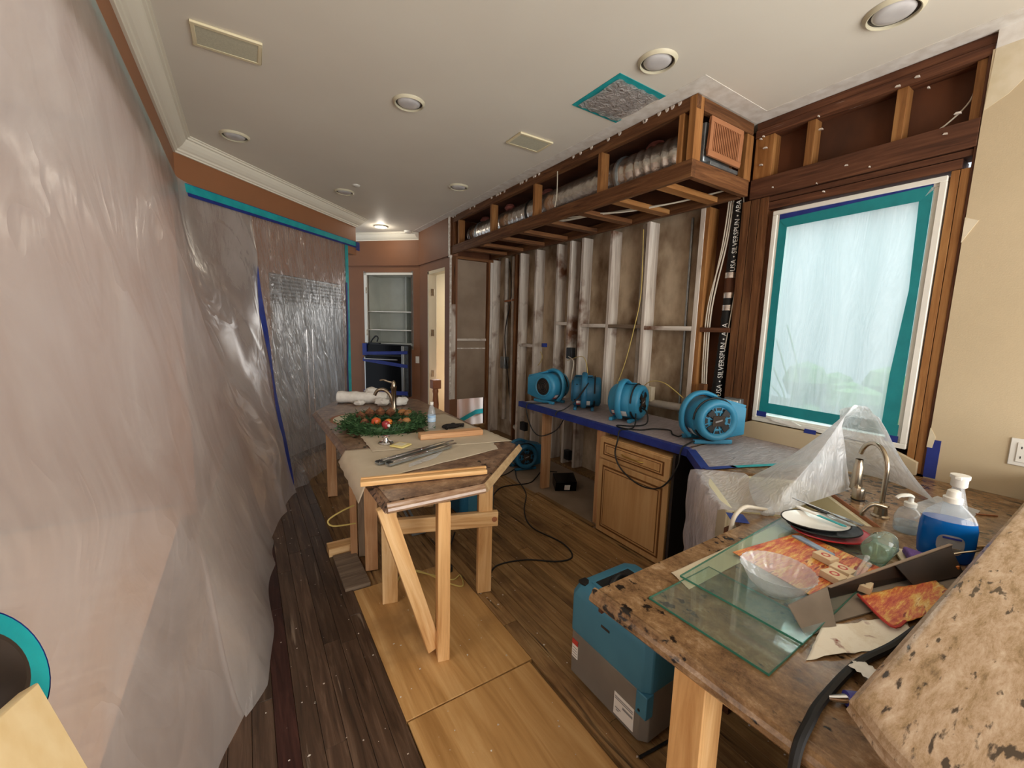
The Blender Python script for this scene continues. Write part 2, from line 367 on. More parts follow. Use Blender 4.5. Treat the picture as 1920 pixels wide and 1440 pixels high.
def board(name, p0, p1, w, h, mat, parent=None, up=(0, 0, 1), bev=.002):
    """a straight board from p0 to p1 (its axis), w across, h along 'up'; local X runs along it"""
    p0, p1 = Vector(p0), Vector(p1); x = (p1-p0).normalized(); u = Vector(up); z = u - x*u.dot(x)
    if z.length < 1e-5: z = x.orthogonal()
    z.normalize(); y = z.cross(x); L = (p1-p0).length
    mb = MB(); mb.box(-L/2, L/2, -w/2, w/2, -h/2, h/2)
    o = mb.build(name, mat, None, bev=bev, world=False)
    c = (p0+p1)/2 - (wloc(parent) if parent else Vector((0, 0, 0)))
    o.matrix_world = Matrix.Translation(c) @ Matrix((x, y, z)).transposed().to_4x4()
    if parent: o.parent = parent
    return o
def copy_tree(o, parent=None):
    c = o.copy(); C.objects.link(c)
    if parent: c.parent = parent
    for ch in list(o.children): copy_tree(ch, c)
    return c
def spline(pts, n=6):
    """Catmull-Rom through the points"""
    P = [Vector(p) for p in pts]; out = []
    for i in range(len(P)-1):
        a, b, c, d = P[max(i-1, 0)], P[i], P[i+1], P[min(i+2, len(P)-1)]
        for k in range(n):
            t = k/n
            out.append(.5*((2*b) + (c-a)*t + (2*a-5*b+4*c-d)*t*t + (3*b-a-3*c+d)*t**3))
    out.append(P[-1]); return out
def text_mesh(name, body, size, mat, parent, M, align='CENTER', extrude=.0004):
    cu = bpy.data.curves.new(name, 'FONT'); cu.body = body; cu.size = size; cu.align_x = align; cu.align_y = 'CENTER'; cu.extrude = extrude; cu.resolution_u = 2
    t = bpy.data.objects.new(name, cu); C.objects.link(t); bpy.context.view_layer.update()
    me = bpy.data.meshes.new_from_object(t.evaluated_get(bpy.context.evaluated_depsgraph_get())); bpy.data.objects.remove(t); bpy.data.curves.remove(cu)
    o = bpy.data.objects.new(name, me); C.objects.link(o); me.materials.clear(); me.materials.append(MT[mat]); o.parent = parent; o.matrix_local = M
    return o
def frame(origin, xd, yd):
    x, y = Vector(xd), Vector(yd); z = Vector((0, 0, 1))
    m = Matrix((x, y, z)).transposed().to_4x4(); m.translation = Vector(origin); return m
S2 = math.sqrt(.5)
FD = frame((-.44, 4.75, 0), (S2, S2, 0), (-S2, S2, 0))     # diagonal fridge wall: x along it, y into the wall
FO = frame((2.57, 7.0, 0), (-S2, S2, 0), (S2, S2, 0))      # oven wall: x to the left along it, y into the wall
rnd = random.Random(7)
# ================================================================= SETTING
def floor():
    r = struct('floor', (1.2, 2.5, 0))
    MB().box(-.6, 4.0, -3, 9.3, -.08, -.022).build('subfloor_base', 'subfloor', r)
    # dark hardwood strips left of the plywood: laid along the island
    x = -.56; k = 0; meshes = {}
    while x < .50:
        w = .083; y = -1.2 - rnd.random()*.8; x1 = min(x+w, .507)
        while y < 7.6:
            L = .9 + rnd.random()*1.3
            mat = 'hardwood_purple' if (abs(x-.02) < .045 and y > -.5 and y < 3.2) else 'hardwood_dark'
            mb = MB(); mb.box(x+.0008, x1-.0008, y+.0008, y+L-.0008, -.022, rnd.uniform(-.0008, .0008)); mb.build('plank', mat, r, bev=.0012)
            y += L
        x += w; k += 1
    # plywood patch sheets under the island
    for (x0, x1, y0, y1, z) in ((.512, 1.16, -1.2, 1.565, .001), (.508, 1.18, 1.572, 2.62, .003), (.62, 1.15, 2.63, 4.6, -.004)):
        MB().box(x0, x1, y0, y1, -.022, z).build('plywood_sheet', 'plywood' if y0 < 2 else 'subfloor', r, bev=.0015)
    MB().box(.46, .62, 2.64, 3.1, -.022, .02).build('underlayment_scrap', 'weathered', r, bev=.002)
    MB().box(.44, .62, 3.12, 3.24, -.022, .06).build('sleeper_block', 'pine_new', r, bev=.002)
    # worn subfloor boards to the right
    x = 1.185
    while x < 2.5:
        y = -1.2 - rnd.random()
        while y < 7.6:
            L = 1.4 + rnd.random()*1.5
            MB().box(x+.0012, x+.0878, y+.001, y+L-.001, -.022, -.004+rnd.uniform(-.001, .001)).build('subfloor_board', 'subfloor', r, bev=.0015)
            y += L
        x += .089
    MB().box(2.5, 3.44, 2.48, 5.75, -.022, -.002).build('cement_pad', 'drywall_back', r)
    MB().box(2.49, 2.53, 2.5, 3.35, -.02, .012).build('floor_edge_strip', 'subfloor', r, bev=.002)
floor()
def ceiling():
    r = struct('ceiling', (1.4, 2.5, 3.28))
    MB().box(-.6, 3.46, -3, 9.3, 3.28, 3.34).build('ceiling_board', 'ceiling_paint', r)
    # pale scar where crown moulding was pulled off, round the soffit and along the window wall
    mb = MB(); rr = random.Random(3)
    edge = [(2.44, 7.0), (2.44, 1.70), (3.17, 1.70), (3.17, -2.5)]
    inner = [(2.575, 7.0), (2.575, 1.835), (3.30, 1.835), (3.30, -2.5)]
    V = [(mb.v((a[0], a[1], 3.2775)), mb.v((b[0], b[1], 3.2775))) for a, b in zip(edge, inner)]
    W = [(mb.v((a[0], a[1], 3.281)), mb.v((b[0], b[1], 3.281))) for a, b in zip(edge, inner)]
    for i in range(3):
        mb.f([V[i][0], V[i+1][0], V[i+1][1], V[i][1]]); mb.f([V[i][0], W[i][0], W[i+1][0], V[i+1][0]]); mb.f([V[i][1], V[i+1][1], W[i+1][1], W[i][1]])
    mb.build('bare_plaster_strip', 'ceiling_raw', r)
    MB().box(3.285, 3.3, -.6, .64, 3.19, 3.28).build('bare_plaster_strip', 'ceiling_raw', r)
ceiling()
def crown(name, pts, T=None):
    prof = [(0, 3.14), (.016, 3.14), (.018, 3.152), (.03, 3.158), (.034, 3.172), (.05, 3.182), (.072, 3.205), (.092, 3.235), (.098, 3.25), (.112, 3.254), (.114, 3.268), (.128, 3.270), (.128, 3.2795), (0, 3.2795)]
    rings = []
    for i, p in enumerate(pts):
        p = Vector((p[0], p[1]))
        def nrm(a, b):
            d = (Vector(b)-Vector(a)).normalized(); return Vector((d.y, -d.x))
        ns = []
        if i > 0: ns.append(nrm(pts[i-1], pts[i]))
        if i < len(pts)-1: ns.append(nrm(pts[i], pts[i+1]))
        if len(ns) == 2: m = (ns[0]+ns[1]).normalized(); m = m/ m.dot(ns[0])
        else: m = ns[0]
        rings.append([(p.x+m.x*d, p.y+m.y*d, z) for d, z in prof])
    mb = MB(); mb.loft(rings); o = mb.build(name, 'crown_paint', None); o['kind'] = 'structure'; return o
dend = (-.44+2.68*S2, 4.75+2.68*S2)
crown('trim_1', [(-.44, -2.6), (-.44, 4.75), dend, (dend[0]-.3, dend[1]+.3)])
crown('trim_2', [(1.55, 8.02), (2.57, 7.0), (2.57, 6.97)])
def walls():
    r = struct('wall_left', (-.5, 1, 0)); 
    mb = MB(); mb.box(-.56, -.44, -2.6, -.6, 0, 3.28); mb.box(-.56, -.44, -.6, 4.45, 2.72, 3.28); mb.box(-.56, -.44, 4.45, 4.8, 0, 3.28); mb.build('painted_drywall', 'terracotta', r)
    # living room beyond the wide opening that the plastic closes off
    mb = MB(); mb.box(-3.6, -3.5, -3, 4.9, 0, 3.28); mb.box(-3.6, -.56, 4.8, 4.9, 0, 3.28); mb.box(-3.6, -.56, -3.1, -3, 0, 3.28); mb.build('living_room_drywall', 'terracotta', r)
    MB().box(-3.6, -.56, -3.1, 4.9, 3.28, 3.34).build('living_room_ceiling', 'ceiling_paint', r); MB().box(-3.6, -.56, -3.1, 4.9, -.08, -.02).build('living_room_floor', 'pine_red', r)
    # diagonal wall (fridge wall)
    r = struct('wall_diagonal', (.6, 5.8, 0))
    mb = MB(FD); mb.box(0, .98, 0, .12, 0, 2.74); mb.box(.98, 2.28, 0, .12, 2.27, 2.74); mb.box(2.28, 2.42, 0, .12, 0, 2.74); mb.build('painted_drywall', 'terracotta', r)
    MB(FD).box(0, 2.68, 0, .12, 2.74, 3.28).build('upper_drywall', 'terracotta', r)
    MB(FD).box(2.42, 2.45, -.004, .13, 0, 2.6).build('casing', 'white_paint', r)
    MB(FD).box(.9, 2.36, .7, .74, 0, 2.74).build('recess_back', 'cavity_black', r)
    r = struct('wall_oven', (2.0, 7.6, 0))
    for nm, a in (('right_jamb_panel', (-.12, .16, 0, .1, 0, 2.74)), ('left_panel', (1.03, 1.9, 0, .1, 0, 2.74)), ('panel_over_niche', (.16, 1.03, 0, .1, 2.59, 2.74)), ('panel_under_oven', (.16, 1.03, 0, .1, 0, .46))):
        MB(FO).box(*a).build(nm, 'terracotta_shaded', r)
    MB(FO).box(-.1, 1.9, -.03, .1, 2.74, 3.28).build('bulkhead', 'terracotta_shaded', r)
    # glazed niche above the oven
    mb = MB(FO); mb.box(.12, 1.07, .48, .50, 1.2, 2.65); mb.box(.12, .16, .0, .5, 1.3, 2.65); mb.box(1.03, 1.07, .0, .5, 1.3, 2.65); mb.box(.12, 1.07, 0, .5, 2.59, 2.63); mb.box(.12, 1.07, 0, .5, 1.36, 1.40); mb.build('niche_lining', 'niche_paint', r)
    MB(FO).box(.40, .42, .30, .48, 1.40, 2.59).build('niche_corner', 'niche_paint', r)
    for z in (1.955, 1.63): MB(FO).box(.165, 1.025, .06, .475, z-.008, z+.008).build('shelf', 'white_paint', r)
    mb = MB(FO); mb.box(1.005, 1.06, -.012, .02, 1.40, 2.62); mb.box(.13, 1.06, -.012, .02, 2.585, 2.62); mb.build('niche_casing', 'white_paint', r)
    for z in (2.32, 1.58): MB(FO).box(1.0, 1.025, -.022, -.008, z-.05, z+.05).build('hinge', 'nickel', r, bev=.003)
    # door wall
    r = struct('wall_pantry', (2.63, 6.4, 0))
    mb = MB(); mb.box(2.57, 2.69, 5.735, 5.93, 0, 2.74); mb.box(2.57, 2.69, 5.93, 6.60, 2.58, 2.74); mb.box(2.57, 2.69, 6.60, 7.05, 0, 2.74); mb.build('painted_drywall', 'terracotta_shaded', r)
    MB().box(2.545, 2.69, 5.735, 7.03, 2.74, 3.28).build('upper_drywall', 'terracotta_shaded', r)
    mb = MB(); mb.box(2.535, 2.56, 5.715, 5.737, 2.74, 3.28); mb.box(2.535, 2.59, 5.713, 5.737, 2.72, 2.75); mb.box(2.56, 2.585, 5.715, 5.737, .62, 2.735); mb.build('torn_drywall_edge', 'drywall_edge', r)
    MB().box(2.69, 4.0, 7.12, 7.2, 0, 3.28).build('pantry_back_panel', 'cream_paint', r)
    MB().box(3.46, 3.5, 6.9, 7.2, 0, 3.28).build('pantry_side_panel', 'cream_paint', r)
    d = struct('door_1', (2.62, 6.6, 0))
    mb = MB(); mb.box(2.562, 2.70, 6.56, 6.61, 0, 2.60); mb.box(2.562, 2.70, 5.93, 6.61, 2.55, 2.60); mb.build('door_frame', 'cream_trim', d, bev=.003)
    for z in (2.27, 1.61, .93): MB().box(2.60, 2.655, 6.552, 6.564, z-.055, z+.055).build('hinge', 'nickel', d, bev=.004)
    # back wall behind the camera, with the patio doors' opening, and side window
    r = struct('wall_back', (1.5, -2.6, 0))
    mb = MB(); mb.box(-.56, .08, -2.72, -2.6, 0, 3.28); mb.box(3.72, 4.0, -2.72, -2.6, 0, 3.28); mb.box(.08, 3.72, -2.72, -2.6, 2.72, 3.28); mb.box(.08, 3.72, -2.72, -2.6, 0, .38); mb.build('painted_drywall', 'beige_wall', r)
    for x in (.08, 1.27, 2.48, 3.66): MB().box(x, x+.06, -2.70, -2.62, .38, 2.72).build('patio_mullion', 'white_paint', r)
walls()
def wall_right():
    r = struct('wall_right', (3.3, 2.5, 0))
    # painted drywall with the side window opening (out of view, to the right)
    mb = MB(); mb.box(3.288, 3.46, -.35, .650, 0, 3.19); mb.box(3.288, 3.46, -1.6, -.35, 0, .95); mb.box(3.288, 3.46, -1.6, -.35, 2.5, 3.28); mb.box(3.288, 3.46, -2.7, -1.6, 0, 3.28); mb.build('painted_drywall', 'beige_wall', r)
    # irregular unpainted patch near the ceiling and the torn paper by the window
    mb = MB(); mb.prism([(.649, 2.90), (.64, 3.19), (-.1, 3.19), (-.1, 2.98), (.40, 3.06), (.50, 3.03), (.57, 2.95)], 3.2865, 3.289, 'x'); mb.build('bare_primer_patch', 'primer_patch', r)
    MB().prism([(.652, 2.24), (.652, 2.37), (.60, 2.345)], 3.285, 3.289, 'x').build('torn_paper_edge', 'primer_patch', r)
    MB().prism([(.656, 1.10), (.652, 1.215), (.625, 1.165), (.632, 1.10)], 3.285, 3.289, 'x').build('torn_paper_edge', 'primer_patch', r)
    MB().box(3.2855, 3.2885, .600, .652, .925, 1.148).build('tape_strip', 'tape_blue', r)
    # sheathing behind the studs
    MB().box(3.44, 3.46, 2.24, 5.9, 0, 3.28).build('sheathing', 'sheathing', r)
    MB().box(3.44, 3.46, 1.64, 2.24, 0, 3.28).build('sheathing_bay', 'sheathing_brown', r)
    MB().box(3.40, 3.42, .66, 1.72, 2.74, 3.28).build('header_back', 'sheathing_brown', r)
    MB().box(3.42, 3.46, .64, 1.68, 0, 1.06).build('sill_sheathing', 'sheathing_brown', r)
    # ---- studs
    for yl, m, z0 in ((5.005, 'stud_primed', .04), (4.63, 'stud_primed', .04), (4.17, 'stud_primed', .04), (3.93, 'stud_primed', .04), (3.72, 'stud_primed', .04), (3.28, 'stud_primed', .04), (2.795, 'stud_primed', .04), (5.79, 'stud_primed', .04), (5.126, 'fir_old', .04)):
        a = rnd.uniform(-.006, .006)
        board('stud', (3.37, yl-.02+a, z0), (3.37, yl-.02-a, 2.76), .14, .038, m, r, up=(0, 1, 0))
    board('stud', (3.37, 2.216, .04), (3.37, 2.216, 2.76), .14, .042, 'stud_primed', r, up=(0, 1, 0))
    board('stud', (3.372, 2.175, .04), (3.372, 2.175, 2.76), .135, .038, 'fir_gold', r, up=(0, 1, 0))
    for y in (1.855, 1.788, 1.722): board('jack_stud', (3.37, y, .93), (3.37, y, 2.73), .14, .062, 'fir_old', r, up=(0, 1, 0))
    board('jack_stud', (3.385, 1.668, 1.05), (3.385, 1.668, 2.63), .12, .045, 'fir_dark', r, up=(0, 1, 0))
    for y, w in ((.720, .034), (.682, .036)): board('jack_stud', (3.37, y, .93), (3.37, y, 2.632), .14, w, 'fir_gold', r, up=(0, 1, 0))
    board('jack_stud', (3.37, .657, .93), (3.37, .657, 3.17), .15, .014, 'fir_dark', r, up=(0, 1, 0))
    board('king_post', (3.37, 1.765, 2.87), (3.37, 1.765, 3.17), .13, .13, 'fir_gold', r, up=(0, 1, 0))
    for y in (1.465, 1.0): board('cripple_stud', (3.355, y, 2.87), (3.355, y, 3.17), .09, .05, 'fir_gold', r, up=(0, 1, 0))
    board('cripple_stud', (3.36, .685, 2.87), (3.36, .685, 3.17), .1, .04, 'fir_gold', r, up=(0, 1, 0))
    board('header_beam', (3.36, .655, 2.803), (3.36, 1.83, 2.803), .145, .14, 'fir_dark', r, up=(0, 0, 1))
    board('header_board', (3.365, .665, 2.710), (3.365, 1.80, 2.710), .125, .034, 'fir_dark', r)
    board('header_board', (3.37, .70, 2.662), (3.37, 1.77, 2.662), .13, .052, 'fir_dark', r)
    board('top_plate', (3.37, .645, 3.197), (3.37, 1.83, 3.197), .15, .054, 'fir_dark', r)
    board('top_plate', (3.375, .645, 3.253), (3.375, 1.83, 3.253), .14, .05, 'fir_dark', r)
    board('bottom_plate', (3.37, 1.9, .02), (3.37, 5.78, .02), .14, .038, 'subfloor', r)
    for y0, y1, z, m in ((3.935, 4.13, 1.792, 'stud_primed'), (3.285, 3.68, 1.772, 'stud_primed'), (2.80, 3.24, 1.768, 'weathered'), (2.24, 2.755, 1.756, 'stud_primed'), (1.89, 2.155, 1.748, 'fir_dark'), (4.63, 4.965, 1.487, 'stud_primed')):
        board('blocking', (3.355, y0, z), (3.355, y1, z), .11, .038, m, r)
    # return wall panel at the far end of the framing
    MB().box(2.66, 3.21, 5.80, 5.815, .60, 2.73).build('panel_upper', 'drywall_back', r)
    board('end_stud', (2.625, 5.755, .62), (2.625, 5.755, 2.05), .07, .05, 'stud_primed', r, up=(0, 1, 0))
    board('end_stud', (2.625, 5.755, 2.05), (2.625, 5.755, 2.75), .07, .05, 'fir_old', r, up=(0, 1, 0))
    board('end_stud', (2.64, 5.77, .0), (2.64, 5.77, .61), .12, .06, 'fir_old', r, up=(0, 1, 0))
    board('end_stud', (3.225, 5.76, .0), (3.225, 5.76, 2.75), .035, .07, 'fir_old', r, up=(0, 1, 0))
    board('end_stud', (3.275, 5.77, .0), (3.275, 5.77, 2.75), .04, .05, 'stud_primed', r, up=(0, 1, 0))
    board('end_header', (2.6, 5.765, 2.735), (3.3, 5.765, 2.735), .06, .04, 'fir_old', r)
    board('end_blocking', (2.66, 5.785, 1.526), (3.21, 5.785, 1.526), .03, .035, 'stud_primed', r)
    MB().box(2.66, 3.21, 5.79, 5.802, 1.385, 1.40).build('plaster_smear', 'drywall_edge', r)
    MB().box(2.57, 3.46, 5.82, 5.84, 2.72, 3.28).build('panel_over_gap', 'sheathing_brown', r); MB().box(3.21, 3.46, 5.82, 5.84, 0, 2.72).build('end_sheathing', 'sheathing_brown', r)
    board('end_plate', (2.66, 5.79, .1), (3.25, 5.79, .1), .05, .14, 'subfloor', r)
    # plaster/backsplash left under the window
    mb = MB(); mb.prism([(1.79, .922), (1.78, .96), (1.72, 1.02), (1.64, 1.055), (.80, 1.05), (.68, 1.0), (.68, .922)], 3.27, 3.30, 'x'); mb.build('backsplash_board', 'beige_wall', r, bev=.003)
    rr = random.Random(5)
    for _ in range(16):
        y = rr.uniform(.7, 1.8); z = rr.uniform(2.66, 3.22); L = rr.uniform(.008, .03)
        MB().prism([(y, z), (y+L, z+.004), (y+L*.7, z+.012), (y+.002, z+.01)], 3.283, 3.2985, 'x').build('plaster_flake', 'drywall_edge', r)
wall_right()
def soffit():
    r = thing('ceiling_soffit', 'exposed wooden soffit framing box hanging from the ceiling over the counter', 'soffit', (2.9, 3.8, 2.76))
    board('front_rail', (2.592, 1.84, 2.818), (2.592, 5.74, 2.818), .042, .115, 'fir_old', r)
    board('top_rail', (2.60, 1.84, 3.235), (2.60, 5.74, 3.235), .045, .085, 'fir_old', r)
    for y in (5.48, 4.57, 3.675, 2.73, 1.955): board('upright', (2.625, y, 2.87), (2.625, y, 3.195), .089, .04, 'fir_gold', r, up=(0, 1, 0))
    board('upright', (2.612, 5.68, 2.87), (2.612, 5.68, 3.195), .06, .09, 'fir_old', r, up=(0, 1, 0))
    board('upright', (2.617, 1.868, 2.87), (2.617, 1.868, 3.275), .085, .05, 'fir_gold', r, up=(0, 1, 0))
    board('end_rail', (2.615, 1.862, 2.818), (3.28, 1.862, 2.818), .042, .115, 'fir_old', r)
    board('end_top_rail', (2.66, 1.862, 3.235), (3.28, 1.862, 3.235), .042, .08, 'fir_old', r)
    board('end_upright', (3.255, 1.87, 2.87), (3.255, 1.87, 3.195), .09, .05, 'fir_gold', r, up=(0, 1, 0))
    board('end_upright', (3.07, 1.90, 2.87), (3.07, 1.90, 3.195), .04, .06, 'fir_old', r, up=(0, 1, 0))
    board('wall_ledger', (3.272, 1.90, 2.805), (3.272, 5.74, 2.805), .04, .09, 'fir_old', r)
    for i, y in enumerate((2.12, 2.57, 3.0, 3.48, 3.97, 4.42, 4.9, 5.32)):
        board('joist', (2.614, y, 2.785), (3.252, y-.01, 2.785), .089, .04, 'fir_gold' if i < 2 else 'fir_old', r)
    MB().box(3.285, 3.30, 1.9, 5.74, 2.85, 3.27).build('back_board', 'sheathing_brown', r); MB().box(2.63, 3.285, 1.9, 5.74, 3.262, 3.276).build('cavity_shade_lid', 'sheathing_brown', r)  # the lid is an added dark sheet standing in for shade above the duct
    rr = random.Random(11)
    for k in range(5):
        mb = MB(); mb.ball((2.82+rr.random()*.12, 2.4+k*.72, 3.2), .05+rr.random()*.02, 8, (1, 1.5, .7)); mb.build('insulation_tuft', 'insul_pink', r, smooth=True)
    for k in range(26):
        y = rr.uniform(1.9, 5.7); MB().prism([(y, 3.272), (y+.03, 3.275), (y+.022, 3.252), (y+.008, 3.256)], 2.568, 2.577, 'x').build('plaster_flake', 'drywall_edge', r)
    # flexible foil duct and its register
    d = thing('air_duct', 'silver foil flexible air duct running inside the soffit framing', 'duct', (2.93, 3.6, 2.88))
    path = spline([(2.86, 5.50, 3.02), (2.83, 4.9, 3.0), (2.83, 4.2, 3.01), (2.83, 3.4, 3.02), (2.84, 2.75, 3.03), (2.87, 2.35, 3.04), (2.90, 2.03, 3.05)], 22)
    rad = []
    for i, p in enumerate(path):
        t = i/len(path); rad.append((.140+.016*t) + .004*math.sin(i*2.1) + (.008*math.sin(i*1.3) if t > .72 else 0))
    MB().tube(path, rad, 28).build('duct_hose', 'foil', d, smooth=True, angle=80)
    for k in (12, 50, 92): MB().tube([path[k]+Vector((0, .012, 0)), path[k]-Vector((0, .012, 0))], (.168 if k > 80 else .153), 24).build('duct_strap', 'black_plastic' if k == 50 else 'galv', d, smooth=True)
    MB().box(2.735, 3.06, 1.87, 2.04, 2.90, 3.16).build('metal_boot', 'galv', d, bev=.01)
    MB().box(2.76, 3.10, 1.83, 1.88, 2.876, 2.90).build('boot_flange', 'galv', d, bev=.002)
    # register grille, tipped slightly
    Mx = Matrix.Translation((2.905, 1.826, 3.045)) @ Matrix.Rotation(R(3), 4, 'Y') @ Matrix.Rotation(R(-4), 4, 'Z')
    g = MB(Mx); w, h, b = .178, .128, .035
    for a in ((-w, w, h-b, h), (-w, w, -h, -h+b), (-w, -w+b, -h+b, h-b), (w-b, w, -h+b, h-b)): g.box(a[0], a[1], -.012, .008, a[2], a[3])
    gf = g.build('register_frame', 'grille_terra', d, bev=.004)
    MB(Mx).box(-w+b, w-b, .004, .008, -h+b, h-b).build('register_back', 'grille_dark', d)
    for k in range(15):
        x = -w+b+.010+k*(2*(w-b)-.02)/14
        MB(Mx).box(x-.004, x+.004, -.009, .004, -h+b, h-b).build('register_slat', 'grille_terra', d)
soffit()
def window():
    r = struct('window_1', (3.32, 1.2, 1.07))
    def rect(name, y0, y1, z0, z1, b, x0, x1, mat, bv=.003):
        for a in ((y0, y1, z1-b, z1), (y0, y1, z0, z0+b), (y0, y0+b, z0+b, z1-b), (y1-b, y1, z0+b, z1-b)): MB().box(x0, x1, *a).build(name, mat, r, bev=bv)
    rect('casing', .745, 1.645, 1.06, 2.612, .03, 3.288, 3.44, 'white_paint')
    rect('sash_frame', .775, 1.615, 1.09, 2.585, .022, 3.302, 3.43, 'white_paint')
    # painter's tape border, layered, slightly crooked
    def strip(pts, x, mat):
        mb = MB(); mb.prism(pts, x, x+.0015, 'x'); mb.build('tape_strip', mat, r)
    strip([(.797, 1.115), (.797, 2.55), (.852, 2.50), (.838, 2.0), (.868, 1.5), (.872, 1.20)], 3.296, 'tape_teal_window')
    strip([(1.60, 1.115), (1.60, 2.55), (1.545, 2.51), (1.548, 1.9), (1.54, 1.20)], 3.297, 'tape_teal_window')
    strip([(.80, 2.575), (1.60, 2.545), (1.55, 2.485), (.84, 2.50)], 3.2945, 'tape_teal_window')
    strip([(.80, 2.588), (1.60, 2.588), (1.60, 2.54), (.80, 2.565)], 3.2965, 'tape_blue')
    strip([(.79, 1.125), (.79, 1.20), (1.60, 1.21), (1.60, 1.135)], 3.2935, 'tape_teal_window')
    strip([(.785, 1.085), (.785, 1.13), (.845, 1.13), (.845, 1.085)], 3.2925, 'tape_blue')
    strip([(1.545, 1.10), (1.545, 1.14), (1.615, 1.14), (1.615, 1.10)], 3.2925, 'tape_blue')
    strip([(1.20, 1.045), (1.20, 1.075), (1.27, 1.075), (1.275, 1.045)], 3.266, 'tape_blue')
    MB().grid(lambda u, v: (3.306+.004*math.sin(u*21)+.003*noise.noise((u*5, v*3, 1)), .80+u*.80, 1.12+v*1.45), 40, 24).build('plastic_film', 'poly_window', r, smooth=True)
    MB().box(3.40, 3.404, .79, 1.60, 1.10, 2.57).build('pane', 'clear_glass', r)
    MB().prism([(1.50, 1.10), (1.36, 1.108), (1.30, 1.085), (1.36, 1.075), (1.48, 1.085)], 3.27, 3.287, 'x').build('torn_paper', 'tissue', r)
    # garden outside
    g = struct('ground_outside', (6, 1.5, -.2)); MB().box(3.6, 14, -6, 9, -.3, -.2).build('lawn', 'outside_ground', g)
    t = thing('garden_shrub', 'blurred green shrub outside the taped window', 'shrub', (5.6, 1.9, -.2))
    rr = random.Random(2); mb = MB()
    for _ in range(40): mb.ball((5.6+rr.uniform(-.3, .3), 1.75+rr.uniform(-.5, .5), rr.uniform(.2, 1.25)), rr.uniform(.12, .24), 7)
    mb.build('foliage', 'outside_green', t, smooth=True); MB().tube([(5.6, 1.9, -.2), (5.6, 1.85, .4)], .05, 8).build('trunk', 'fir_old', t)
    for k, (y, l) in enumerate(((1.57, .5), (1.52, .62), (1.44, .7), (1.60, .36))):
        o = MB().tube(spline([(3.62, y, .9), (3.58, y-.02, 1.2), (3.55, y+.05, 1.1+l*.6), (3.54, y+.14, 1.1+l)], 6), .006, 6).build('plant_stem', 'outside_green', t, smooth=True)
window()
# ================================================================= CEILING FIXTURES
LIGHTS = [((2.098, 1.783), .108, 'round recessed ceiling light in front of the soffit end'),
          ((1.056, 3.073), .108, 'round recessed ceiling light alone in the middle of the ceiling'),
          ((.01, 4.456), .108, 'round recessed ceiling light beside the crown moulding corner'),
          ((1.08, 5.458), .108, 'round recessed ceiling light next to the small round sprinkler cap'),
          ((2.103, 4.474), .108, 'round recessed ceiling light close to the far half of the soffit'),
          ((1.908, 6.942), .108, 'lit recessed ceiling light in front of the oven wall'),
          ((2.716, .897), .115, 'round recessed ceiling light nearest the top right corner over the window wall')]
for i, ((x, y), r, lab) in enumerate(LIGHTS):
    t = thing('ceiling_light', lab, 'light', (x, y, 3.262), 'recessed ceiling lights')
    MB().lathe([(r*.86, 3.264), (r*.90, 3.262), (r*1.0, 3.271), (r*1.04, 3.279), (r*.85, 3.279), (r*.86, 3.264)], (x, y, 0), 36, caps=False).build('trim_ring', 'light_trim', t, smooth=True)
    MB().lathe([(.0005, 3.276), (r*.87, 3.276), (r*.87, 3.279), (.0005, 3.279)], (x, y, 0), 32).build('reflector', 'reflector' if i != 5 else 'chrome', t)
    if i == 5:
        l = bpy.data.lights.new('bulb_glow', 'POINT'); l.energy = 2.5; l.color = (1, .9, .75); l.shadow_soft_size = .05; lo = bpy.data.objects.new('bulb_glow', l); C.objects.link(lo); lo.location = (x, y, 3.22)
    MB().lathe([(.0005, 3.258), (r*.30, 3.2585), (r*.52, 3.261), (r*.68, 3.268), (r*.73, 3.276), (.0005, 3.276)], (x, y, 0), 28).build('bulb', 'bulb' if i != 5 else 'lamp_on', t, smooth=True)
for (x, y), rz, lab in (((.0, 3.06), 0, 'large rectangular in-ceiling speaker grille near the curtain wall'), ((2.101, 3.083), 0, 'smaller looking rectangular in-ceiling speaker grille near the foil duct soffit')):
    t = thing('ceiling_speaker', lab, 'speaker', (x, y, 3.268), 'ceiling speaker grilles')
    a, b, f = .165, .115, .02
    mb = MB()
    for q in ((-a, a, b-f, b), (-a, a, -b, -b+f), (-a, -a+f, -b+f, b-f), (a-f, a, -b+f, b-f)): mb.box(x+q[0], x+q[1], y+q[2], y+q[3], 3.266, 3.2795)
    mb.build('speaker_frame', 'ivory', t, bev=.003)
    MB().box(x-a+f, x+a-f, y-b+f, y+b-f, 3.270, 3.279).build('speaker_cloth', 'speaker_cloth', t)
t = thing('smoke_detector', 'small round white smoke detector by the far crown moulding', 'detector', (2.36, 6.98, 3.24))
MB().lathe([(.0005, 3.24), (.045, 3.242), (.058, 3.255), (.062, 3.279), (.0005, 3.279)], (2.36, 6.98, 0), 24).build('detector_body', 'white_paint', t, smooth=True)
t = thing('sprinkler_cap', 'tiny round white sprinkler cap on the ceiling', 'cap', (1.143, 5.133, 3.262))
MB().lathe([(.0005, 3.262), (.028, 3.264), (.04, 3.272), (.042, 3.279), (.0005, 3.279)], (1.143, 5.133, 0), 20).build('cap_disc', 'white_paint', t, smooth=True)
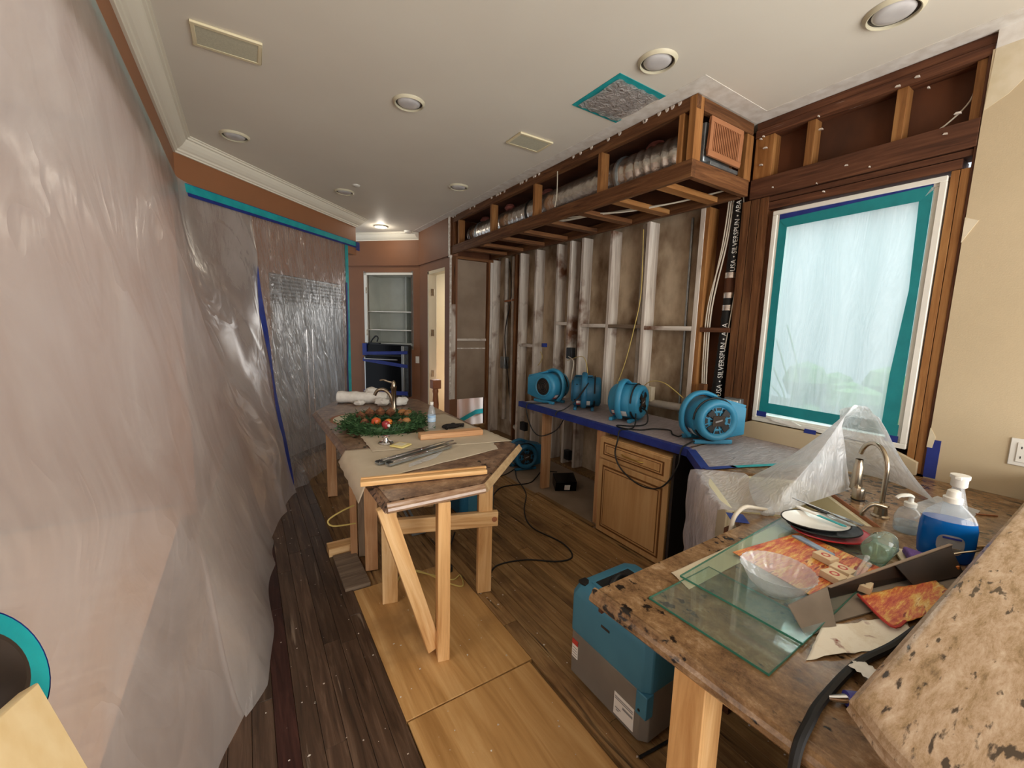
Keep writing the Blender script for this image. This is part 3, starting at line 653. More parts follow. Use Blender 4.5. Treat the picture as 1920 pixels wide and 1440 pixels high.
# taped-over ceiling vent
t = thing('taped_ceiling_vent', 'ceiling vent covered with plastic film and teal tape', 'vent', (2.25, 2.28, 3.27))
q = [(1.97, 2.42), (1.985, 2.035), (2.43, 2.03), (2.43, 2.44)]
x0, x1, y0, y1, b = 2.005, 2.44, 1.985, 2.43, .055
for nm, a in (('a', (x0, x0+b, y0, y1)), ('b', (x0+b, x1, y0, y0+b)), ('c', (x0+b, x1, y1-b, y1))): MB().box(*a, 3.2765, 3.279).build('tape_strip', 'tape_teal', t)
MB().grid(lambda u, v: (x0+.03+u*(x1-x0-.05), y0+.03+v*(y1-y0-.06), 3.268-.012*math.sin(u*math.pi)*math.sin(v*math.pi)+.004*math.sin(u*25+v*9)), 20, 16).build('plastic_cover', 'poly_vent', t, smooth=True)
MB().box(x0+.05, x1-.05, y0+.05, y1-.05, 3.277, 3.2795).build('vent_opening', 'card_grey', t)
# ================================================================= PLASTIC CURTAINS
def lerp(a, b, t): return a+(b-a)*t
def path_at(P, u):
    u = max(0, min(1, u))*(len(P)-1); i = min(int(u), len(P)-2); return Vector(P[i]).lerp(Vector(P[i+1]), u-i)
def curtain(name, label, top, bot, nu, nv, foldfn, mat, zt, prof=1.6):
    T = spline([(a[0], a[1], 0) for a in top], 8); B = spline([(a[0], a[1], 0) for a in bot], 8)
    def fn(u, v):
        a, b = path_at(T, u), path_at(B, u)
        d = path_at(T, min(1, u+.01)) - path_at(T, max(0, u-.01)); n = Vector((d.y, -d.x, 0)).normalized()
        p = a.lerp(b, v**prof); off = foldfn(u, v)
        p = p + n*max(off, -.02*(1-v))
        z = zt(u)*(1-v)+.004*v
        return (p.x, p.y, z + .02*v*(1-v)*math.sin(u*23))
    t = thing(name, label, 'plastic sheet', (bot[0][0], bot[0][1], 0))
    MB().grid(fn, nu, nv).build('sheet', mat, t, smooth=True, angle=180)
    return t, fn
def ridge(x):                      # soft crease profile, 0..1 with narrow crest
    x = x - math.floor(x); return math.exp(-(abs(x-.5)/.13)**1.4)
def nz(x, y, z=0): return noise.noise(Vector((x, y, z)))
def fold_left(u, v):
    w = v*(1-v)*4
    # broad swags running down and away from the camera, gathered at the far corner
    ph = v*1.25 - u*1.7 + .18*nz(u*2.4, v*1.6)
    a = .070*ridge(ph)*min(1, v*3)*(1-.4*v) + .016*ridge(ph*2.0+.35+.3*nz(u*3, v*2, 4))*w
    a += .030*max(0, nz(u*3.4, v*2.4, 3))*min(1, v*4) + .008*nz(u*10, v*5, 7)*min(1, v*5)
    q = v*1.4+u*1.1+.25*nz(u*4, v*3, 9)
    a += .020*ridge(q*2.1)*max(0, v-.45)*2
    if v > .72: a += (v-.72)*.14*ridge(u*4.2+.5*nz(v*3, u*2)+v*1.2)
    if v < .22: a += .006*math.sin(u*48)*(.22-v)/.22*min(1, v*20)
    return a
def fold_diag(u, v):
    a = .008*math.sin(u*55+3*nz(u*4, v*2))*min(1, v*6) + .010*nz(u*30, v*3)*min(1, v*5) + .03*nz(u*4, v*3, 5)*min(1, v*4)
    if v > .62: a += (v-.62)*.12*nz(u*12, v*8, 2)
    return a
topL = [(-.425, -1.4), (-.425, .2), (-.425, 1.5), (-.425, 2.2), (-.425, 3.0), (-.425, 3.8), (-.425, 4.45), (-.40, 4.70), (-.22, 4.94), (-.03, 5.12), (.11, 5.27)]
botL = [(-.34, -1.4), (-.30, .2), (-.235, 1.55), (-.15, 1.95), (-.06, 2.45), (-.03, 3.0), (.03, 3.45), (.13, 3.85), (.2, 4.15), (.25, 4.38), (.31, 4.60)]
curtL, fnL = curtain('plastic_curtain', 'large milky plastic sheet draped along the left wall down to the dark floor', topL, botL, 150, 70, fold_left, 'poly_curtain', lambda u: 2.975-.09*u)
topD = [(.10, 5.26), (.45, 5.61), (.75, 5.91), (1.05, 6.21), (1.29, 6.45)]
botD = [(.30, 4.60), (.62, 5.02), (.85, 5.38), (1.02, 5.72), (1.20, 6.25)]
curtD, fnD = curtain('fridge_plastic_curtain', 'clearer plastic sheet hanging in front of the steel fridge', topD, botD, 70, 50, fold_diag, 'poly_door', lambda u: 2.885)
# second layer hem kicked out along the floor of the long curtain
def fnH(u, v):
    p = Vector(fnL(.30+.34*u, .72+.28*v)); k = (u*(1-u)*4)**.6
    return (p.x+.012+.05*k*v, p.y, max(.004, p.z*(.97)))
MB().grid(fnH, 46, 16).build('hem_layer', 'poly_curtain', curtL, smooth=True, angle=180)
def ribbon(fn, pts, w, off, n=1):
    mb = MB(); P = spline([(a[0], a[1], 0) for a in pts], 8); rows = []
    for p in P:
        c = Vector(fn(p.x, p.y)); e = Vector(fn(min(1, p.x+.01), p.y)); d = (e-c); d.z = 0
        if d.length < 1e-6: d = Vector((.7, .7, 0))
        d.normalize(); nn = Vector((d.y, -d.x, 0))
        rows.append([c+nn*off-d*w/2, c+nn*off+d*w/2, c+nn*(off+.003)+d*w/2, c+nn*(off+.003)-d*w/2])
    mb.loft(rows); return mb
ribbon(fnD, [(.004, .205), (.012, .5), (.02, .8), (.012, .995)], .055, .012).build('zipper_strip', 'tape_blue', curtD)
ribbon(fnD, [(.955, .20), (.955, .5), (.955, .9)], .03, .008).build('zipper_strip', 'tape_blue', curtD)
# tape lines holding the sheets (parts of the sheets they hold)
def tape_line(a, b, z0a, z1a, z0b, z1b, off, mat, parent, T):
    MB(T).hexa([(a, -off-.002, z0a), (b, -off-.002, z0b), (b, -off, z0b), (a, -off, z0a), (a, -off-.002, z1a), (b, -off-.002, z1b), (b, -off, z1b), (a, -off, z1a)]).build('tape_strip', mat, parent)
tape_line(0, 2.67, 2.825, 2.895, 2.855, 2.915, .048, 'tape_teal', curtD, FD)
tape_line(0, 2.69, 2.795, 2.90, 2.835, 2.922, .0445, 'tape_blue', curtD, FD)
tape_line(2.36, 2.43, .02, 2.845, .02, 2.845, .03, 'tape_teal', curtD, FD)
tape_line(2.60, 2.69, 2.80, 2.92, 2.80, 2.92, .052, 'tape_blue', curtD, FD)
MB().hexa([(-.430, -1.4, 2.955), (-.430, 4.72, 2.865), (-.427, 4.72, 2.865), (-.427, -1.4, 2.955), (-.430, -1.4, 3.01), (-.430, 4.72, 2.905), (-.427, 4.72, 2.905), (-.427, -1.4, 3.01)]).build('tape_strip', 'tape_teal', curtL)
# ================================================================= FRIDGE, OVEN
def fridge():
    t = thing('refrigerator', 'built-in stainless steel fridge behind the clear plastic sheet', 'fridge', tuple(FD @ Vector((1.6, .3, 0))))
    MB(FD).box(.98, 2.28, .03, .66, .02, 2.26).build('cabinet_body', 'fridge_steel', t)
    MB(FD).box(.985, 1.50, -.025, .03, .10, 1.93).build('freezer_door', 'fridge_steel', t, bev=.006)
    MB(FD).box(1.508, 2.275, -.025, .03, .10, 1.93).build('fridge_door', 'fridge_steel', t, bev=.006)
    g = MB(FD).box(.985, 2.275, .0, .03, 1.94, 2.26).build('grille_panel', 'galv', t)
    for k in range(7): MB(FD).hexa([(.99, -.03, 1.955+k*.043), (2.27, -.03, 1.955+k*.043), (2.27, .0, 1.972+k*.043), (.99, .0, 1.972+k*.043), (.99, -.03, 1.962+k*.043), (2.27, -.03, 1.962+k*.043), (2.27, .0, 1.990+k*.043), (.99, .0, 1.990+k*.043)]).build('grille_slat', 'fridge_steel', t)
    for x in (1.452, 1.556):
        h = MB(FD).tube([(x, -.075, .34), (x, -.075, 1.64)], .014, 12).build('handle', 'chrome', t, smooth=True)
        for z in (.42, 1.56): MB(FD).cyl((x, -.075, z), (x, -.02, z), .009, n=8).build('handle_post', 'chrome', h, smooth=True)
    MB(FD).box(.985, 2.275, .02, .05, .0, .09).build('kick_plate', 'black_plastic', t)
fridge()
def oven():
    t = thing('wall_oven', 'black glass built-in oven strapped with blue tape in the oven wall', 'oven', tuple(FO @ Vector((.6, 0, .45))))
    MB(FO).box(.17, 1.02, -.10, .02, .46, 1.385).build('oven_body', 'black_plastic', t)
    MB(FO).box(.30, 1.0, -.135, -.10, .50, 1.17).build('oven_door', 'black_gloss', t, bev=.004)
    MB(FO).box(.30, 1.0, -.125, -.10, 1.20, 1.37).build('control_panel', 'black_gloss', t, bev=.004)
    MB(FO).box(.245, .285, -.145, -.10, .46, 1.36).build('side_trim', 'steel', t, bev=.003)
    MB(FO).box(.175, .24, -.10, -.095, .46, 1.36).build('side_glass', 'galv', t)
    MB(FO).box(.985, 1.0, -.139, -.13, .5, 1.15).build('side_trim', 'steel', t)
    h = MB(FO).tube([(.34, -.18, 1.12), (.98, -.18, 1.12)], .011, 10).build('door_handle', 'steel', t, smooth=True)
    for x in (.36, .96): MB(FO).cyl((x, -.18, 1.12), (x, -.13, 1.12), .008, n=8).build('handle_post', 'steel', h)
    for z0, z1, h2 in ((1.225, 1.185, .055), (.98, 1.075, .06), (.50, .49, .07)):
        MB(FO).hexa([(.165, -.150, z0), (1.025, -.150, z1), (1.025, -.146, z1), (.165, -.146, z0), (.165, -.150, z0+h2), (1.025, -.150, z1+h2), (1.025, -.146, z1+h2), (.165, -.146, z0+h2)]).build('tape_strip', 'tape_blue', t)
    MB(FO).box(.95, 1.03, -.148, -.10, 1.18, 1.39).build('tape_strip', 'tape_blue', t)
    t2 = thing('black_bracket', 'small dark curved bracket lying on top of the oven', 'bracket', tuple(FO @ Vector((.86, -.05, 1.385))))
    MB(FO).tube(spline([(.93, -.05, 1.40), (.88, -.05, 1.47), (.82, -.05, 1.52), (.78, -.05, 1.49), (.80, -.05, 1.42)], 6), .013, 8).build('bracket_arm', 'black_plastic', t2, smooth=True)
    MB(FO).box(.74, .96, -.09, -.02, 1.386, 1.405).build('bracket_base', 'black_plastic', t2, bev=.003)
oven()
t = thing('light_switch', 'white light switch plate on the brown wall right of the oven', 'switch', tuple(FO @ Vector((.045, -.01, 1.05))))
MB(FO).box(.012, .082, -.007, 0, 1.065, 1.185).build('switch_plate', 'white_paint', t, bev=.003); MB(FO).box(.032, .062, -.012, -.006, 1.09, 1.16).build('rocker', 'white_paint', t, bev=.002)
t = thing('newel_post', 'turned copper brown wooden post with square cap in front of the doorway', 'post', (2.35, 5.75, 0))
MB().lathe([(.05, 0), (.05, .12), (.036, .15), (.042, .4), (.048, .55), (.036, .72), (.045, .76), (.036, .80)], (2.35, 5.75, 0), 20).build('post_shaft', 'copper_wood', t, smooth=True)
MB().box(2.285, 2.415, 5.685, 5.815, .80, .93).build('post_cap', 'copper_wood', t, bev=.008)
# bright sheet hanging in the room behind the hole
t = thing('hanging_sheet', 'sunlit pinkish plastic sheet seen through the gap under the wall panel', 'plastic sheet', (3.3, 6.4, 0))
MB().grid(lambda u, v: (2.86+u*1.0, 6.32+.03*math.sin(u*30+v*2), v*.95), 60, 8).build('sheet', 'pink_sheet', t, smooth=True, angle=180)
MB().prism([(2.98, .16), (3.3, .30), (3.75, .33), (3.75, .25), (3.3, .22), (3.02, .10)], 6.27, 6.273, 'y').build('tape_strip', 'tape_teal', t)
# ================================================================= PIPES AND WIRES ON THE STUD WALL
def pipe(name, label, pts, r, mat, cat='pipe', group=None, n=12, sub=6):
    t = thing(name, label, cat, (pts[0][0], pts[0][1], min(p[2] for p in pts)), group)
    MB().tube(spline(pts, sub), r, n).build('pipe_run' if cat == 'pipe' else 'wire_run', mat, t, smooth=True); return t
t = pipe('drain_pipe', 'leftmost tall pale pipe in the stud wall with a grey junction box', [(3.36, 5.44, 2.75), (3.36, 5.43, 1.9), (3.36, 5.43, .3)], .032, 'pvc_old')
MB().box(3.315, 3.40, 5.38, 5.50, 1.10, 1.28).build('junction_box', 'galv', t, bev=.006)
t = pipe('vent_pipe', 'second tall pale pipe in the stud wall with elbow at its foot', [(3.35, 5.22, 2.75), (3.35, 5.21, 1.5), (3.35, 5.20, .45), (3.35, 5.18, .33), (3.34, 5.10, .26), (3.34, 4.98, .22)], .030, 'pvc_old')
MB().tube([(3.35, 5.22, 2.08), (3.35, 5.22, 2.16)], .036, 14).build('coupling', 'pvc_old', t, smooth=True); MB().tube([(3.33, 5.42, 2.12), (3.33, 5.14, 2.13)], .016, 10).build('cross_pipe', 'copper_wood', t, smooth=True)
pipe('riser_pipe', 'pale pipe standing between studs behind the third blower', [(3.37, 2.872, 2.76), (3.37, 2.868, 1.7), (3.37, 2.86, .3)], .026, 'pvc_old')
pipe('conduit', 'thin grey slanted conduit in the widest stud bay', [(3.43, 2.40, 2.74), (3.43, 2.39, 1.7), (3.43, 2.385, .95)], .011, 'galv')
pipe('horizontal_pipe', 'pale horizontal pipe low on the stud wall behind the nearest blower', [(3.325, 2.73, 1.025), (3.325, 2.28, 1.04)], .036, 'pvc_old')
pipe('dark_cable', 'black cable hanging beside the leftmost tall pipe', [(3.36, 5.36, 2.7), (3.38, 5.33, 2.2), (3.33, 5.40, 1.6), (3.35, 5.30, .9), (3.36, 5.22, .35)], .007, 'black_rubber', 'cable', n=6)
for k, (dy, y2) in enumerate(((0, 2.10), (.022, 2.118), (.045, 2.08))):
    tt = pipe('white_cable', 'white electrical cable, the %s of three hanging between stud and black printed hose' % ('rightmost', 'middle', 'leftmost')[k], [(3.34, 2.02-dy*.8, 2.78), (3.335, 2.04-dy*.8, 2.45), (3.33, y2, 1.95), (3.335, y2+.006, 1.5), (3.35, y2-.003, 1.16)], .006, 'wire_white', 'cable', 'white cables beside the hose', n=6)
pipe('window_post_cable', 'thin white cable looping down the post left of the window', [(3.33, 1.90, 2.78), (3.32, 1.85, 2.45), (3.31, 1.88, 2.1), (3.32, 1.93, 1.6)], .0045, 'wire_white', 'cable', n=6)
pipe('bay_cable', 'thin pale wire dangling in the open bay above the window', [(3.38, .71, 3.14), (3.36, .72, 3.0), (3.34, .80, 2.90), (3.34, .86, 2.875)], .004, 'wire_white', 'cable', n=6)
pipe('soffit_cable', 'pale thin wire hanging down the face of the soffit framing', [(2.565, 3.28, 3.2), (2.56, 3.27, 3.0), (2.58, 3.32, 2.89)], .0045, 'wire_white', 'cable', n=6)
for k in range(4):
    y = 2.45+k*.05
    pipe('joist_cable', 'white cable sagging above the soffit joists, %s of four from the window end' % ('first', 'second', 'third', 'last')[k], [(2.75, 3.2+k*.2, 2.83), (2.9, 2.75+k*.06, 2.775+.01*k), (3.05, 2.35, 2.785), (3.22, 2.0+k*.03, 2.83)], .006, 'wire_white', 'cable', 'cables above the soffit joists', n=6)
# black printed duct hose
t = thing('printed_hose', 'black insulated pipe with white lettering left of the window', 'pipe', (3.36, 1.95, 1.0))
hp = spline([(3.365, 1.945, 2.76), (3.365, 1.955, 2.3), (3.365, 1.965, 1.7), (3.365, 1.985, 1.3), (3.375, 2.01, 1.08)], 20)
MB().tube(hp, [.045+.0022*math.sin(i*2.2) for i in range(len(hp))], 18).build('hose_body', 'black_rubber', t, smooth=True)
for z in (2.19, 2.03, 1.93): MB().tube([(3.365, 1.958, z-.022), (3.365, 1.958, z+.022)], .049, 18).build('foil_wrap', 'foil', t, smooth=True)
MB().tube([(3.365, 1.958, 2.05), (3.365, 1.958, 2.17)], .047, 18).build('brown_wrap', 'sheathing_brown', t, smooth=True)
Q = Vector((-.86, -.51, 0)).normalized(); tang = Vector((0, 0, 1)); side = tang.cross(Q).normalized()
for z, s in ((2.49, 'USA \u2022 SILVERSPUN \u2022 ABA'), (1.50, 'USA \u2022 SILVERSPUN \u2022 ABA')):
    pc = Vector((3.365, 1.952 if z > 2 else 1.972, z)) + Q*.0492 - wloc(t)
    xax = Vector((0, 0, 1)); zax = Q; yax = zax.cross(xax)
    m = Matrix((xax, yax, zax)).transposed().to_4x4(); m.translation = pc
    text_mesh('lettering', s, .050 if z > 2 else .056, 'label_white', t, m)
# electrical boxes and loose wires
def ebox(name, label, y, z, w, h, mat, x0=3.30, fx=None):
    t = thing(name, label, 'electrical box', (x0+.03, y, z-h/2)); MB().box(x0, x0+.06, y-w/2, y+w/2, z-h/2, z+h/2).build('box_body', mat, t, bev=.004)
    MB().box(x0-.004, x0+.002, y-w*.32, y+w*.32, z-h*.36, z+h*.36).build('box_face', fx or mat, t, bev=.002); return t
ebox('black_device_box', 'black electrical box on the stud wall between the first two blowers', 3.83, 1.44, .10, .13, 'black_plastic', 3.27)
ebox('blue_device_box', 'small bright blue box hanging by wires on a stud', 4.36, 1.51, .05, .05, 'tape_blue', 3.27)
ebox('low_device_box', 'black outlet box low on the studs behind the counter leg', 3.82, .17, .09, .12, 'black_plastic', 3.29)
ebox('black_wire_bundle', 'black device box hanging low between the studs left of the counter', 4.78, .33, .12, .12, 'black_rubber', 3.27)
ebox('beige_device_box', 'beige wall box with blue wire ends behind the counter', 2.63, 1.12, .075, .14, 'primer_patch', 3.27)
t = ebox('grey_switch_box', 'double grey metal box with white switches beside the nearest blower', 1.79, 1.145, .13, .13, 'galv', 3.25)
for y in (1.815, 1.762): MB().box(3.238, 3.25, y-.022, y+.022, 1.095, 1.195).build('switch', 'white_paint', t, bev=.003)
for z0, z1, y in ((.93, 1.29, 2.06), (.93, 1.22, 2.12), (.93, 1.20, 2.0)):
    tag(board('scrap_block', (3.27, y, z0), (3.27, y, z1), .05, .05, 'fir_old', None, up=(0, 1, 0)), 'brown wooden block standing on the counter by the studs, %s of three' % ('tallest', 'left one', 'right one')[round((z0, z1, y)[2]*50) == 106 and 1 or (2 if y == 2.0 else 0)], 'wood block', 'wood blocks by the studs')
for lab, pts in (('yellow wire curling on the stud above the first blower', [(3.27, 4.40, 1.42), (3.25, 4.33, 1.36), (3.24, 4.36, 1.28), (3.25, 4.42, 1.24)]),
                 ('looped yellow wire hanging over the second blower', [(3.27, 3.85, 1.35), (3.22, 3.55, 1.42), (3.18, 3.42, 1.36), (3.15, 3.35, 1.20), (3.12, 3.30, 1.12)]),
                 ('long yellow wire hanging down the stud behind the third blower', [(3.30, 2.84, 2.7), (3.30, 2.82, 2.1), (3.29, 2.87, 1.75), (3.28, 2.95, 1.4), (3.27, 3.05, 1.12)]),
                 ('yellow wire looped over the beige wall box', [(3.28, 2.72, 1.16), (3.24, 2.58, 1.25), (3.24, 2.42, 1.25), (3.27, 2.24, 1.14)]),
                 ('yellow wire ends tangled by the wooden blocks left of the window', [(3.29, 2.02, 1.12), (3.25, 1.98, 1.20), (3.25, 1.93, 1.15), (3.26, 1.97, 1.10), (3.27, 1.92, 1.22)])):
    pipe('loose_wire', lab, pts, .0042, 'wire_yellow', 'wire', n=6)
pipe('loose_wire', 'pale wire hanging in a loop at the second blower', [(3.26, 3.82, 1.40), (3.2, 3.66, 1.36), (3.16, 3.62, 1.24), (3.12, 3.6, 1.12)], .006, 'wire_white', 'wire', n=6)
t = thing('wall_outlet', 'white double outlet plate on the beige wall at right', 'outlet', (3.28, .33, 1.095))
MB().box(3.281, 3.288, .255, .352, 1.090, 1.230).build('outlet_plate', 'white_paint', t, bev=.003)
f = MB().box(3.277, 3.282, .275, .328, 1.11, 1.21).build('outlet_face', 'white_paint', t, bev=.002)
for z in (1.135, 1.185):
    for y in (.292, .312): MB().box(3.2762, 3.2775, y-.002, y+.002, z-.006, z+.006).build('socket_slot', 'black_plastic', f)
# ================================================================= ISLAND
def offset_poly(P, d):
    n = len(P); out = []
    A = sum(P[i][0]*P[(i+1) % n][1]-P[(i+1) % n][0]*P[i][1] for i in range(n)); sgn = 1 if A > 0 else -1
    for i in range(n):
        a, b, c = Vector(P[i-1]), Vector(P[i]), Vector(P[(i+1) % n])
        n1 = Vector(((b-a).y, -(b-a).x)).normalized()*sgn; n2 = Vector(((c-b).y, -(c-b).x)).normalized()*sgn
        m = (n1+n2).normalized(); out.append(tuple(b+m*(d/m.dot(n1))))
    return out
ISL = [(.50, 1.80), (1.0, 1.795), (1.565, 2.325), (1.58, 4.34), (1.42, 4.55), (.80, 4.72), (.49, 4.12)]
def island():
    t = thing('kitchen_island', 'long kitchen island with brown granite top propped on bare lumber legs', 'island', (1.0, 3.0, 0))
    prof = [(-.020, .918), (-.020, .912), (-.008, .907), (-.004, .897), (.006, .890), (.012, .880), (.010, .876), (-.002, .873), (-.004, .866), (-.03, .866)]
    mb = MB(); mb.loft([[(p[0], p[1], z) for p in offset_poly(ISL, d)] for d, z in prof[::-1]]); mb.build('granite_top', 'granite_brown', t, smooth=True, angle=25)
    # moulded pale edging broken open along the front
    def edge(a, b, mat, nm='edge_moulding'):
        a, b = Vector(a), Vector(b); d = (b-a).normalized(); nrm = Vector((d.y, -d.x))
        pr = [(0, .919), (.004, .921), (.012, .916), (.014, .905), (.022, .900), (.026, .888), (.020, .876), (0, .872)]
        MB().loft([[(p.x+nrm.x*o, p.y+nrm.y*o, z) for o, z in pr] for p in (a, b)]).build(nm, mat, t, smooth=True, angle=25)
    edge((1.0, 1.795), (1.565, 2.325), 'edge_pale'); edge((.50, 1.80), (1.0, 1.795), 'edge_varnish')
    # cut-out bowl of the prep sink
    c = Vector((.74, 3.62)); MB().lathe([(.16, .9185), (.175, .9205), (.19, .9185)], (c.x, c.y, 0), 32, caps=False, sy=1.3).build('sink_rim', 'copper_wood', t, smooth=True)
    MB().lathe([(.0005, .9183), (.165, .9187)], (c.x, c.y, 0), 32, caps=False, sy=1.3).build('sink_bowl', 'sink_cream', t, smooth=True)
    # legs
    L = lambda nm, x, y, w, d, m, z1=.866, **k: board(nm, (x, y, .003), (x, y, z1), w, d, m, t, up=(.25, 1, 0) if k.get('tilt') else (0, 1, 0), bev=.003)
    for x, y, w, d, m in ((.680, 2.40, .092, .04, 'pine_new'), (1.235, 2.20, .092, .045, 'pine_new'), (.672, 2.815, .085, .045, 'pine_red'), (.615, 3.10, .05, .09, 'pine_red'), (.665, 3.06, .05, .10, 'weathered'), (1.40, 3.6, .09, .045, 'pine_new'), (.66, 4.3, .09, .045, 'pine_red'), (1.35, 4.3, .09, .045, 'pine_red')):
        L('leg', x, y, w, d, m, tilt=True)
    L('leg', .790, 1.835, .062, .09, 'pine_new', tilt=True)
    board('cross_rail', (.655, 2.372, .515), (1.302, 2.150, .515), .04, .095, 'pine_new', t, bev=.004)
    board('diagonal_brace', (.515, 1.90, .862), (.752, 1.862, .045), .075, .04, 'pine_new', t, up=(0, -1, 0), bev=.003)
    board('sill_board', (.60, 3.2, .85), (1.5, 3.0, .85), .04, .03, 'pine_new', t)
    k = MB(); k.lathe([(.0005, 0), (.017, 0), (.017, .0015), (.0005, .0015)], (0, 0, 0), 16); o = k.build('wood_knot', 'copper_wood', t, world=False)
    o.matrix_local = Matrix.Translation(Vector((1.272, 2.139, .515))-wloc(t)) @ Matrix.Rotation(R(-19), 4, 'Z') @ Matrix.Rotation(R(90), 4, 'X')
island()
# loose trim laid on the front edge, lumber offcut, papers
t = thing('trim_piece', 'length of pale wooden edge trim lying loose across the island front', 'trim', (.75, 1.9, .92))
b = board('trim_strip', (.445, 2.065, .934), (1.085, 1.925, .934), .048, .024, 'pine_new', t, bev=.003); board('trim_bead', (.455, 2.095, .944), (1.10, 1.955, .944), .018, .012, 'pine_new', t, bev=.002)
t = thing('lumber_offcut', 'short square lumber offcut lying on the island beside the water bottle', 'lumber', (1.15, 2.62, .925))
board('block', (1.00, 2.745, .946), (1.46, 2.678, .946), .085, .040, 'pine_red', t, bev=.003)
def sheet(name, label, pts, z, mat, cat='paper', amp=.003, drop=None, solid=.0008, n=24):
    """a limp sheet over the quad pts"""
    t = thing(name, label, cat, (pts[0][0], pts[0][1], z))
    a, b, c, d = [Vector(p) for p in pts]
    def fn(u, v):
        p = a.lerp(b, u).lerp(d.lerp(c, u), v); zz = z + amp*(1+nz(p.x*11, p.y*11, z*9))
        if drop: zz = drop(p.x, p.y, zz, u, v)
        return (p.x+.006*nz(v*9, 1, 2)*(u > .98 or u < .02), p.y+.008*nz(u*9, 5, 2)*(v < .02 or v > .98), zz)
    MB().grid(fn, n, n).build('sheet', mat, t, smooth=True, solid=solid, angle=180); return t
def drape(x, y, z, u, v):
    over = .487-x
    return z - max(0, over)*2.2 if over > 0 else z
sheet('masking_paper', 'crinkled tan masking paper draped over the left edge of the island front', [(.44, 2.09), (1.38, 2.29), (1.46, 2.55), (.455, 2.72)], .9195, 'paper_tan', amp=.002, drop=drape)
sheet('masking_paper', 'tan masking paper strip lying on the island under the offcut', [(.64, 2.60), (1.56, 2.40), (1.55, 2.78), (.66, 3.05)], .9235, 'paper_tan', amp=.0015)
sheet('masking_paper', 'tan paper at the right edge of the island behind the black glove', [(1.12, 2.84), (1.53, 2.80), (1.52, 3.5), (1.15, 3.45)], .9195, 'paper_tan', amp=.0015)
# drawer slides
for k, (a, b2, lab) in enumerate((((.64, 2.275), (1.10, 2.45), 'grey metal drawer slide in front of its twin on the masking paper'), ((.595, 2.325), (1.11, 2.52), 'grey metal drawer slide behind its twin on the masking paper'))):
    a3, b3 = Vector((*a, .936)), Vector((*b2, .936)); t = thing('drawer_slide', lab, 'drawer slide', (a3.x, a3.y, .928), 'drawer slides')
    board('outer_rail', a3, b3, .042, .010, 'galv', t, bev=.001); d = (b3-a3).normalized(); n = Vector((-d.y, d.x, 0))
    for s in (-1, 1): board('rail_lip', a3+n*s*.019+Vector((0, 0, .007)), b3+n*s*.019+Vector((0, 0, .007)), .004, .008, 'steel', t, bev=0)
    board('inner_rail', a3+d*.02+Vector((0, 0, .008)), b3+d*.06+Vector((0, 0, .008)), .020, .006, 'chrome', t, bev=.001)
    board('end_stop', a3+d*.005+Vector((0, 0, .010)), a3+d*.03+Vector((0, 0, .010)), .03, .008, 'black_plastic', t, bev=.001)
    for q in (.25, .6): MB().cyl(a3.lerp(b3, q)+Vector((0, 0, .011)), a3.lerp(b3, q)+Vector((0, 0, .0135)), .005, n=10).build('rivet', 'chrome', t)
sheet('plastic_scrap', 'clear plastic scrap beside the drawer slides', [(.74, 2.20), (.94, 2.29), (1.04, 2.41), (.76, 2.26)], .925, 'poly_bag', 'plastic scrap', .002, None, 0, 10)
# island faucet
t = thing('island_faucet', 'brushed nickel bar faucet with side lever on the island', 'faucet', (1.145, 3.82, .92))
MB().lathe([(.030, .918), (.030, .93), (.024, .94), (.023, 1.13), (.027, 1.135), (.027, 1.15), (.021, 1.155), (.018, 1.19), (.010, 1.205), (.0005, 1.21)], (1.145, 3.82, 0), 20).build('faucet_body', 'nickel', t, smooth=True)
MB().tube(spline([(1.135, 3.82, .98), (1.12, 3.835, 1.06), (1.075, 3.87, 1.115), (1.02, 3.905, 1.11), (.995, 3.92, 1.065)], 8), .016, 12).build('spout', 'nickel', t, smooth=True)
MB().tube(spline([(1.145, 3.82, 1.185), (1.11, 3.845, 1.195), (1.065, 3.88, 1.21), (1.04, 3.90, 1.205)], 5), [.008]*10+[.006]*6, 8).build('lever', 'nickel', t, smooth=True)
# towels and paper roll at the far end
t = thing('paper_towel_pack', 'white long wrapped paper towel pack at the far end of the island', 'paper towels', (.95, 4.25, .92))
mb = MB(); a, b2 = Vector((.77, 4.47, .978)), Vector((1.20, 4.20, .978))
mb.tube([a.lerp(b2, i/14) for i in range(15)], [.060+.004*math.sin(i*1.7) for i in range(15)], 20); mb.build('roll', 'tissue', t, smooth=True)
for k, (x, y, z, s, lab) in enumerate(((.93, 4.24, .942, .04, 'crumpled white tissue in front of the paper towel pack'), (1.12, 4.12, .955, .055, 'crumpled white tissue just behind the island faucet'), (1.27, 4.06, .96, .065, 'biggest crumpled white tissue right of the island faucet'), (1.06, 4.30, 1.045, .055, 'crumpled white tissue lying on top of the paper towel pack'))):
    t = thing('tissue_wad', lab, 'tissue', (x, y, .92), 'crumpled tissues')
    mb = MB(); mb.ball((0, 0, 0), 1, 18)
    for v in mb.bm.verts:
        c = v.co; v.co = Vector((x, y, z)) + Vector((c.x*1.3, c.y, c.z*.7))*s*(1+.55*nz(c.x*2+k*5, c.y*2, c.z*2))
        v.co.z = max(v.co.z, .921)
    mb.build('wad', 'tissue', t, smooth=True, angle=60)
